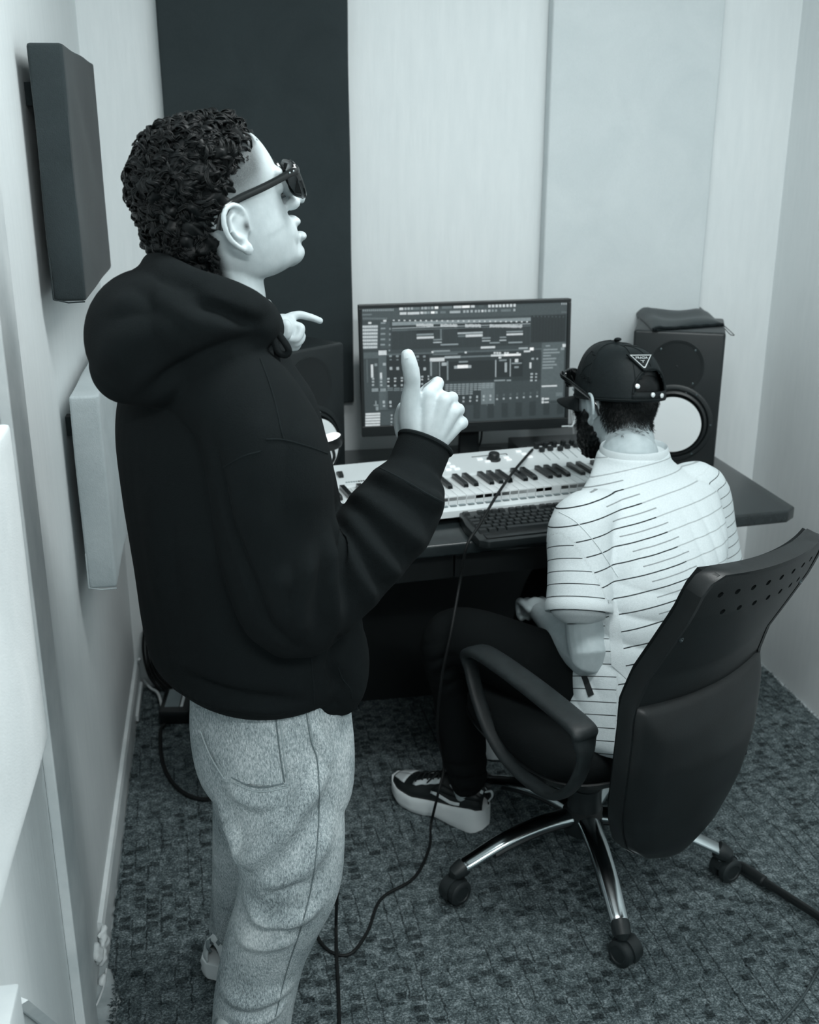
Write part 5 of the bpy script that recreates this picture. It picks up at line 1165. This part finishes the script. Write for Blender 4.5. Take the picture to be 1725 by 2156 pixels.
for h_, k_, a_ in ((hL, kL, aL), (hR, kR, aR)): limb(b, [(h_, .078), (h_ * .5 + k_ * .5, .066), (k_, .052), (k_ * .55 + a_ * .45, .048), (a_ + V(0, 0, .02), .034), (a_ + nrm(V(-.7, .7, 0)) * .01 + V(0, 0, -.03), .024), (a_ + nrm(V(-.7, .7, 0)) * .05 + V(0, 0, -.045), .018)], 4, 20)
vs, fs, nr = solid(b, .0028, 3)
loc = (vs - GO) @ np.linalg.inv(G3).T; x, y, z = loc[:, 0], np.abs(loc[:, 1]), loc[:, 2]; rad = np.linalg.norm(loc, axis=1)
dark = smoothstep(-.066, -.018, z + .005 * np.sin(loc[:, 1] * 160)) * smoothstep(-.012, -.04, x) * (rad < .19)
dark = np.maximum(dark, smoothstep(.005, .03, z) * smoothstep(.05, .02, x) * (rad < .19) * (x > -.06))
beard = smoothstep(.0, -.02, z) * smoothstep(.012, .03, x + .4 * np.clip(-z - .03, 0, 1)) * (rad < .16) * (z > -.13); dark = np.maximum(dark, beard)
earz = (y > .0765) & (np.abs(z) < .045) & (x > -.045) & (x < .02); dark = np.where(earz, 0, dark)
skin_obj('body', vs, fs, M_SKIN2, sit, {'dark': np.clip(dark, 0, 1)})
bvS = BVHTree.FromPolygons([tuple(v) for v in vs], fs)
# short back hair and beard as fine strands
st_ = MB(); rn = np.random.default_rng(9); idx_ = np.where(((dark > .25) | (beard > .3)) & (rad < .19) & (z < .028) & ((x < -.005) | (z < .0)))[0]; cnt = 0
for i in rn.permutation(idx_):
    if rn.random() > dark[i] * 1.1: continue
    p, n_ = vs[i], nr[i]; bd_q = beard[i] > .3
    g_ = nrm(n_ * (.55 if not bd_q else .9) - gu * .8 + rn.normal(0, .25, 3)); l_ = rn.uniform(.006, .013) if not bd_q else rn.uniform(.008, .018)
    s1 = nrm(np.cross(g_, n_)) * .0007
    st_.add([p - s1, p + s1, p + g_ * l_ * .6 + n_ * .001, p + g_ * l_], [(0, 1, 2), (0, 2, 3), (1, 3, 2)]); cnt += 1
    if cnt > 9000: break
ho_ = st_.build('short_hair', M_HAIR, sit, smooth=True, angle=180); ho_['kind'] = 'stuff'
bv_ = MB(); 
for c_, r_ in (((.055, 0, -.088), (.045, .048, .030)), ((.085, 0, -.075), (.025, .035, .032)), ((.03, .052, -.055), (.032, .017, .035)), ((.03, -.052, -.055), (.032, .017, .035)), ((.025, .062, -.025), (.016, .012, .03)), ((.025, -.062, -.025), (.016, .012, .03)), ((.07, 0, -.105), (.03, .032, .018))): bv_.ell(gm(*c_), V(*r_), M=G3, n=10)
qv, qf, qn = solid(bv_, .004, 3); ql = (qv - GO) @ np.linalg.inv(G3).T
qv = qv + qn * (.0016 * (np.sin(ql @ V(500, 300, 200)) + np.sin(ql @ V(-200, 420, 380))))[:, None]
skin_obj('beard', qv, qf, M_HAIR, sit)

# ---- shirt
h = MB()
h.loft([(*(pv + V(.0, .0, -.055)), .128, .182, SA), (*(pv + V(0, 0, -.02)), .134, .186, SA), (*ws, .128, .178, SA), (*(ws * .5 + chs * .5), .132, .186, SA), (*chs, .136, .198, SA), (*(chs * .45 + shc * .55), .122, .205, SA), (*shc, .095, .195, SA), (*(shc * .5 + nbk * .5), .076, .135, SA), (*(nbk + V(.008, -.002, 0)), .078, .090, SA), (*(nbk + V(.010, .004, .022)), .074, .080, SA)], 44, 4)
slE = aty(1220, 1284, 2.005)
limb(h, [(shc - srt * .10 + V(0, 0, -.035), .058), (sL, .068), (sL * .5 + slE * .5, .069), (sL * .12 + slE * .88, .070)], 5, 30)
h.tube([sL * .3 + slE * .7, sL * .1 + slE * .9, slE], [.066, .070, .072], 32)
slR = sR * .25 + eR * .75
limb(h, [(shc + srt * .10 + V(0, 0, -.03), .06), (sR, .068), (sR * .5 + slR * .5, .068), (slR, .066)], 5, 30)
tv, tf, tn = solid(h, .0045, 9)
tv = bump_field(tv, tn, [(aty(1330, 1330, 2.0), .10, nrm(V(.35, 0, 1)), .055, .005, .4), (aty(1260, 1450, 2.0), .07, nrm(V(1, 0, .5)), .045, .005, 1.0), (aty(1215, 1230, 2.05), .06, nrm(V(1, 0, .3)), .06, .0035, .2), (aty(1450, 1180, 2.1), .10, nrm(V(1, .3, .1)), .05, .0035, .6), (aty(1320, 1180, 2.05), .06, nrm(V(.8, 0, -.6)), .05, .004, 0)])
spd = nrm(shc - pv); spn = nrm(nrm(spd * .75 + V(0, 0, .25)) - srt * .30); rel = tv - pv; cu = rel @ spn; cl = rel @ srt
ad_ = nrm(slE - sL); ra = tv - sL; ta = ra @ ad_; da = np.linalg.norm(ra - np.outer(ta, ad_), axis=1)
is_sl = (da < .082) & (ta > -.085) & (cl < -.155 + .25 * np.clip(ta, 0, .2))
ar_ = nrm(slR - sR); rb = tv - sR; tb_ = rb @ ar_; db = np.linalg.norm(rb - np.outer(tb_, ar_), axis=1); is_sr = (db < .080) & (tb_ > -.06) & (cl > .165)
scoord = np.where(is_sl, ta / .026 + .3, np.where(is_sr, tb_ / .0245, cu / .0335 + .012 * np.sin(cl * 40)))
region = np.where(is_sl | is_sr, 1.0, 0.0)
def shirt_mat():
    m, nt, b_ = base_mat('white_striped_jersey')
    s = nt.attr('stripe'); l = nt.attr('across'); sl = nt.attr('sleeve'); vv_ = nt.attr('upward')
    def line(c, w):
        fr_ = nt.math('FRACT', c); return nt.math('LESS_THAN', nt.math('ABSOLUTE', nt.math('SUBTRACT', fr_, .5)), w)
    body = nt.math('SUBTRACT', 1.0, nt.math('GREATER_THAN', sl, .5))
    edge = nt.math('ADD', .035, nt.math('MULTIPLY', nt.math('SUBTRACT', .30, nt.math('ABSOLUTE', nt.math('SUBTRACT', vv_, .25))), .18))
    left = nt.math('LESS_THAN', l, edge)
    main = line(s, .036)
    dk = nt.math('MULTIPLY', main, nt.math('MAXIMUM', nt.math('MULTIPLY', left, 1.0), nt.math('MAXIMUM', .42, nt.math('GREATER_THAN', sl, .5))))
    half = nt.math('MULTIPLY', line(nt.math('ADD', s, .5), .036), body)
    band = nt.math('MULTIPLY', nt.math('GREATER_THAN', l, nt.math('SUBTRACT', edge, .10)), nt.math('LESS_THAN', l, nt.math('ADD', edge, .02)))
    dk = nt.math('MAXIMUM', dk, nt.math('MULTIPLY', nt.math('MULTIPLY', half, band), .6))
    base = nt.ramp(nt.noise(300, 2), [(.3, .58), (.7, .64)])
    nt.link(nt.mix(dk, base, tint(.02)), b_.inputs['Base Color']); b_.inputs['Roughness'].default_value = .8; b_.inputs['Specular IOR Level'].default_value = .15
    bp_ = nt.new('ShaderNodeBump', i_Strength=.2); bp_.inputs['Distance'].default_value = .003
    nt.link(nt.math('ADD', nt.noise(700, 2), nt.math('MULTIPLY', nt.noise(12, 3, .5, dist=.6), 1.5)), bp_.inputs['Height']); nt.link(bp_.outputs[0], b_.inputs['Normal']); return m
M_SHIRT = shirt_mat(); M_SHIRTP = cloth('white_shirt_rib', .62, .85, .04, .4, 500)
shirt = skin_obj('shirt', tv, tf, M_SHIRT, sit, {'stripe': scoord, 'across': cl, 'upward': cu, 'sleeve': region})
bvT = BVHTree.FromPolygons([tuple(v) for v in tv], tf)
# collar rib
cr = []
for a in np.linspace(0, 2 * math.pi, 40, endpoint=False):
    q = nbk + V(.010, .004, .024) + sfw * .072 * math.cos(a) + srt * .077 * math.sin(a); cr.append(q)
Rr = [[q + V(0, 0, -.014) + nrm(q - nbk) * .004 for q in cr], [q + V(0, 0, .004) + nrm(q - nbk) * .003 for q in cr], [q + V(0, 0, .010) for q in cr], [q + V(0, 0, .004) - nrm(q - nbk) * .003 for q in cr], [q + V(0, 0, -.014) - nrm(q - nbk) * .004 for q in cr]]
MB().rings(Rr, cap=False).build('collar', M_SHIRTP, shirt, smooth=True, angle=80)
seam('shoulder_seam', bvT, [(1178, 1078), (1215, 1100), (1255, 1145), (1285, 1190), (1302, 1214)], .0011, M_SHIRTP, shirt, .0003)
# sleeve hem
sa1 = nrm(np.cross(ad_, V(0, 1, 0))); sa2 = np.cross(ad_, sa1)
hm_r = lambda r_, t_: [slE + ad_ * t_ + r_ * (math.cos(a) * sa1 + math.sin(a) * sa2) for a in np.linspace(0, 2 * math.pi, 40, endpoint=False)]
MB().rings([hm_r(.0700, -.018), hm_r(.0722, -.010), hm_r(.0725, .004), hm_r(.0712, .006), hm_r(.069, .004), hm_r(.068, -.018)], cap=False).build('sleeve_hem', M_SHIRTP, shirt, smooth=True)
patch('side_panel', bvT, ((1280, 1262), (1300, 1268), (1322, 1432), (1288, 1400)), 6, 16, .0015, M_SHIRTP, shirt, .0012)
patch('hem_label', bvT, ((1224, 1420), (1238, 1424), (1252, 1462), (1240, 1468)), 4, 8, .0018, mat('black_woven_label', .012, .7), shirt, .001)

# ---- trousers
j = MB()
j.loft([(*(pv + V(.0, .02, -.075)), .12, .175, SA), (*(pv + V(0, .015, -.03)), .13, .18, SA), (*(pv + V(0, .01, .03)), .12, .17, SA)], 36, 3)
limb(j, [(hL + V(.02, -.02, -.01), .098), (hL, .098), (hL * .5 + kL * .5 + V(0, 0, .0), .086), (kL * .9 + hL * .1, .076), (kL + V(-.01, .0, -.03), .074), (kL * .66 + aL * .34, .066), (kL * .35 + aL * .65, .060), (aL + V(.004, .0, .04), .049), (aL + V(.008, -.002, .026), .046)], 5, 30)
limb(j, [(hR, .098), (hR * .5 + kR * .5, .086), (kR * .9 + hR * .1, .074), (kR + V(0, .01, -.03), .072), (kR * .6 + aR * .4, .062), (aR, .056)], 5, 30)
jv, jf, jn = solid(j, .0055, 4)
jv = bump_field(jv, jn, [(kL + V(-.03, -.06, -.06), .06, nrm(V(.6, 0, -1)), .035, .005, 0), (aL + V(0, -.03, .06), .06, V(0, 0, 1), .04, .005, 0)])
skin_obj('trousers', jv, jf, M_BTRO, sit)
# ---- shoes
uo, sf_, tr_ = shoe(sit, atz(1032, 1752, 0) + V(-.008, .01, 0), math.atan2(.19, -.18), M_SHB, M_SOLE, M_SHW, L=.29, lace_m=M_SHB, fat=1.4)
P0, P1 = sf_(.10, .55, .003), sf_(.30, .50, .003); xd = nrm(P0 - P1) * -1; 
def sticker(name, body, size, c, xdir, ndir, m, parent, ext=.0004, sp=1.0):
    xdir = nrm(xdir); ndir = nrm(ndir - xdir * (ndir @ xdir)); ydir = np.cross(ndir, xdir)
    Mx = Matrix(((xdir[0], ydir[0], ndir[0], c[0]), (xdir[1], ydir[1], ndir[1], c[1]), (xdir[2], ydir[2], ndir[2], c[2]), (0, 0, 0, 1)))
    return text_mesh(name, body, size, m, Mx, parent, ext, sp)
cS = tr_((.060, .0415, .064)); xS = tr_((-1, .0, 0)) - tr_((0, 0, 0)); nS = tr_((0, 1, .25)) - tr_((0, 0, 0))
strap = MB(); 
for s_ in (1, -1):
    strap = MB().rings([[sf_(t, (.42 if s_ > 0 else math.pi - .42), .0035) for t in np.linspace(.02, .52, 12)], [sf_(t, (.72 if s_ > 0 else math.pi - .72), .0035) for t in np.linspace(.02, .44, 12)]], closed=False).build('heel_strap', M_SHB, uo, smooth=True); sd = strap.modifiers.new('t', 'SOLIDIFY'); sd.thickness = .002
c0 = sf_(.20, .57, .0055); xdir = sf_(.10, .57, .005) - sf_(.30, .57, .005); ndir = np.cross(xdir, sf_(.2, .8, .005) - sf_(.2, .4, .005)); ndir = ndir if ndir @ (c0 - tr_((.06, 0, .06))) > 0 else -ndir
sticker('strap_lettering', 'DOLCE', .012, c0, xdir, ndir, mat('dark_grey_lettering', .05, .6), uo, sp=1.15)
shoe(sit, V(.70, 2.575, 0), math.radians(80), M_SHB, M_SOLE, M_SHW, L=.285, fat=1.4)

# ---- cap
M_CAP = cloth('black_nylon_cap', .014, .55, .15, .25, 90, 0, .5); M_CAPT = cloth('black_cap_trim', .011, .6, .15, .3, 300)
cap = MB(); na, ne = 72, 20; cx0, cz0 = -.006, .030
def capp(az, el, o=0.0):
    """az: 0 front, pi back; el: 0 at the rim .. 1 at the crown"""
    r_ = math.cos(el * math.pi / 2) ** .62; front = .5 + .5 * math.cos(az)
    X = (.104 if math.cos(az) > 0 else .115) * math.cos(az) * r_; Y_ = .087 * math.sin(az) * r_
    Z = cz0 - .006 - .010 * (1 - front) + (.117 + .004 * front) * math.sin(el * math.pi / 2) ** .95
    c_ = V(cx0, 0, cz0); p = V(cx0 + X, Y_, Z); return gm(*(p + nrm(p - c_) * o))
grid = [[capp(2 * math.pi * i / na, .985 * k_ / (ne - 1)) for i in range(na)] for k_ in range(ne)]
def in_arch(i, k_):
    a = 2 * math.pi * (i + .5) / na - math.pi; z_ = (k_ + .5) / (ne - 1) * .985
    return (a / .56) ** 2 + (max(0, z_ - .07) / .30) ** 2 < 1 and z_ > .115
fs_ = []; vsx = np.array(grid).reshape(-1, 3)
for k_ in range(ne - 1):
    for i in range(na):
        if not in_arch(i, k_): fs_.append((k_ * na + i, k_ * na + (i + 1) % na, (k_ + 1) * na + (i + 1) % na, (k_ + 1) * na + i))
fs_.append([(ne - 1) * na + i for i in range(na)])
cap.add(vsx, fs_); capo = cap.build('cap', M_CAP, sit, smooth=True, angle=180); sd = capo.modifiers.new('t', 'SOLIDIFY'); sd.thickness = .0022; sd.offset = 1
M_ = capo.data
MB().tube([capp(math.pi + .585 * math.cos(t), max(.09, .07 + .325 * math.sin(t)), .002) for t in np.linspace(0, math.pi, 26)], .0032, 8).build('opening_trim', M_CAPT, capo, smooth=True)
for az in np.radians([30, 90, 150, 210, 270, 330]):
    e0 = .42 if abs(math.cos(az - math.pi)) > .8 and abs(az - math.pi) < .3 else .02
    MB().tube([capp(az, t, .0026) for t in np.linspace(e0, .97, 18)], .0011, 6).build('panel_seam', M_CAPT, capo, smooth=True)
MB().tube([capp(math.pi, t, .0026) for t in np.linspace(.42, .97, 14)], .0011, 6).build('panel_seam', M_CAPT, capo, smooth=True)
MB().ell(capp(0, 1.0, .003), V(.0085, .0085, .0045), M=G3, n=10).build('crown_button', M_CAPT, capo, smooth=True)
MB().tube([capp(a, .02, .0022) for a in np.linspace(0, 2 * math.pi, 60)], .0022, 6, cap=False).build('rim_binding', M_CAPT, capo, smooth=True)
# strap with press studs
sp_ = [[capp(a, .015, .0035) for a in np.linspace(math.pi - .62, math.pi + .62, 22)], [capp(a, .105, .0035) for a in np.linspace(math.pi - .62, math.pi + .62, 22)]]
so_ = MB().rings(sp_, closed=False).build('back_strap', M_CAPT, capo, smooth=True); sd = so_.modifiers.new('t', 'SOLIDIFY'); sd.thickness = .002
M_STUD = mat('polished_stud', .85, .2, .5, metal=.6, var=.02)
for az, el_ in ((math.pi + .16, .06), (math.pi - .14, .075), (math.pi - .50, .17)):
    p = capp(az, el_, .006); n_ = nrm(p - gm(cx0, 0, cz0)); MB().lathe([(.0, 0), (.0058, 0), (.0054, .002), (.003, .0032), (.0, .0035)], 18, frame(p, nrm(np.cross(n_, gu)), n_)).build('press_stud', M_STUD, so_, smooth=True)
# hair seen through the opening
hb = MB(); hb.ell(gm(-.012, 0, .035), V(.098, .078, .088), M=G3, n=16); hv_, hf2, hn_ = solid(hb, .005, 2)
skin_obj('hair', hv_, hf2, M_HAIR, sit)
# brim
bw = []; 
for v_ in np.linspace(0, 1, 10):
    row = []
    for u_ in np.linspace(-1, 1, 21):
        a = u_ * 1.05; p0_ = V(cx0 + .100 * math.cos(a), .084 * math.sin(a), cz0 - .006); ext = .084 * math.cos(u_ * math.pi / 2) ** .55
        row.append(gm(*(p0_ + V(ext * v_, 0, -.012 * v_ - .022 * (u_ ** 2) * v_))))
    bw.append(row)
bo = MB().rings(bw, closed=False).build('brim', M_CAPT, capo, smooth=True); sd = bo.modifiers.new('t', 'SOLIDIFY'); sd.thickness = .004; sd.offset = 0
# triangular metal badge
az_b, el_b = math.pi - .26, .52
bc = capp(az_b, el_b, .004); bx = nrm(capp(az_b + .06, el_b, .004) - capp(az_b - .06, el_b, .004)); bn2 = nrm(np.cross(bx, capp(az_b, el_b + .04, .004) - capp(az_b, el_b - .04, .004))); bn2 = bn2 if bn2 @ (bc - gm(cx0, 0, cz0)) > 0 else -bn2
if np.dot(np.cross(bn2, bx), gu) < 0: bx = -bx
BM = frame(bc + bn2 * .002, bx, bn2)
tri = lambda s0_: [(x__ * s0_ * 1.45, y__ * s0_ * 1.45) for x__, y__ in tri0(1.0)]
tri0 = lambda s_: [(-.0185 * s_, .0085 * s_), (.0185 * s_, .0085 * s_), (.0185 * s_ * .92, .0085 * s_ - .002 * s_), (.0015 * s_, -.0165 * s_), (-.0015 * s_, -.0165 * s_), (-.0185 * s_ * .92, .0085 * s_ - .002 * s_)]
badge = MB().prism(tri(1.25), 2, -.003, .0008, M=BM).build('badge', M_CAPT, capo)
MB().prism(tri(1.0), 2, .0008, .0016, M=BM).build('badge_rim', M_STUD, badge); MB().prism([(x_ * .86, y_ * .84 - .0003) for x_, y_ in tri(1.0)], 2, .0014, .0019, M=BM).build('badge_field', M_GLOSSB, badge)
text_mesh('badge_lettering', 'PRADA', .0095, M_STUD, BM @ Matrix.Translation((0, .0035, .0019)), badge, .0002, 1.0)
MB().tube([np.array(BM @ Vector(q)) for q in ((-.005, -.0032, .002), (-.002, -.0042, .002), (.002, -.0042, .002), (.005, -.0032, .002))], .0006, 5).build('badge_ornament', M_STUD, badge); MB().ell(np.array(BM @ Vector((0, -.0082, .002))), V(.0016, .0016, .002), n=8).build('badge_ornament', M_STUD, badge)
# embroidered motif on the left side panel
for pts in ([(math.radians(68), .50), (math.radians(74), .64), (math.radians(82), .58), (math.radians(92), .56), (math.radians(88), .44), (math.radians(78), .38), (math.radians(70), .30), (math.radians(68), .50)],):
    MB().tube(catmull([capp(a, e_, .0026) for a, e_ in pts], 6), .0012, 6).build('embroidered_motif', M_CAPT, capo, smooth=True)
ce_ = capp(math.radians(84), .24, .0032); ex_ = nrm(capp(math.radians(96), .20, .003) - capp(math.radians(72), .28, .003)); en_ = nrm(ce_ - gm(cx0, 0, cz0))
sticker('side_lettering', 'PRADA', .016, ce_, ex_, en_, M_CAPT, capo, .0008)
# sunglasses pushed up on the cap
sgf = MB()
def rp2(s, k_): return [gm(.112 - .55 * max(0, abs(yy) - .03), yy, zz) for yy, zz in [(s * (.038 + .030 * k_ * np.sign(math.cos(a)) * abs(math.cos(a)) ** .6), .064 + .019 * k_ * np.sign(math.sin(a)) * abs(math.sin(a)) ** .6) for a in np.linspace(0, 2 * math.pi, 27)]]
for s in (-1, 1): sgf.tube(rp2(s, 1.0), .0032, 8)
sgf.tube([gm(.112, -.008, .07), gm(.114, 0, .072), gm(.112, .008, .07)], .003, 8)
s2 = sgf.build('sunglasses', M_GLOSSB, sit, smooth=True)
for s in (-1, 1):
    rp = rp2(s, .96)[:-1]; c_ = sum(rp) / len(rp); MB().rings([[c_ + (q - c_) * .02 + gf * .002 for q in rp], rp, [c_ + (q - c_) * .98 - gf * .002 for q in rp]]).build('lens', M_LENS, s2, smooth=True)
    MB().tube(catmull([gm(.094, s * .074, .076), gm(.085, s * .086, .070), gm(.05, s * .090, .056), gm(.01, s * .090, .036), gm(-.022, s * .087, .014), gm(-.036, s * .084, -.014)], 5), .0030, 10, flat=2.2, up=gu).build('temple_arm', M_GLOSSB, s2, smooth=True)
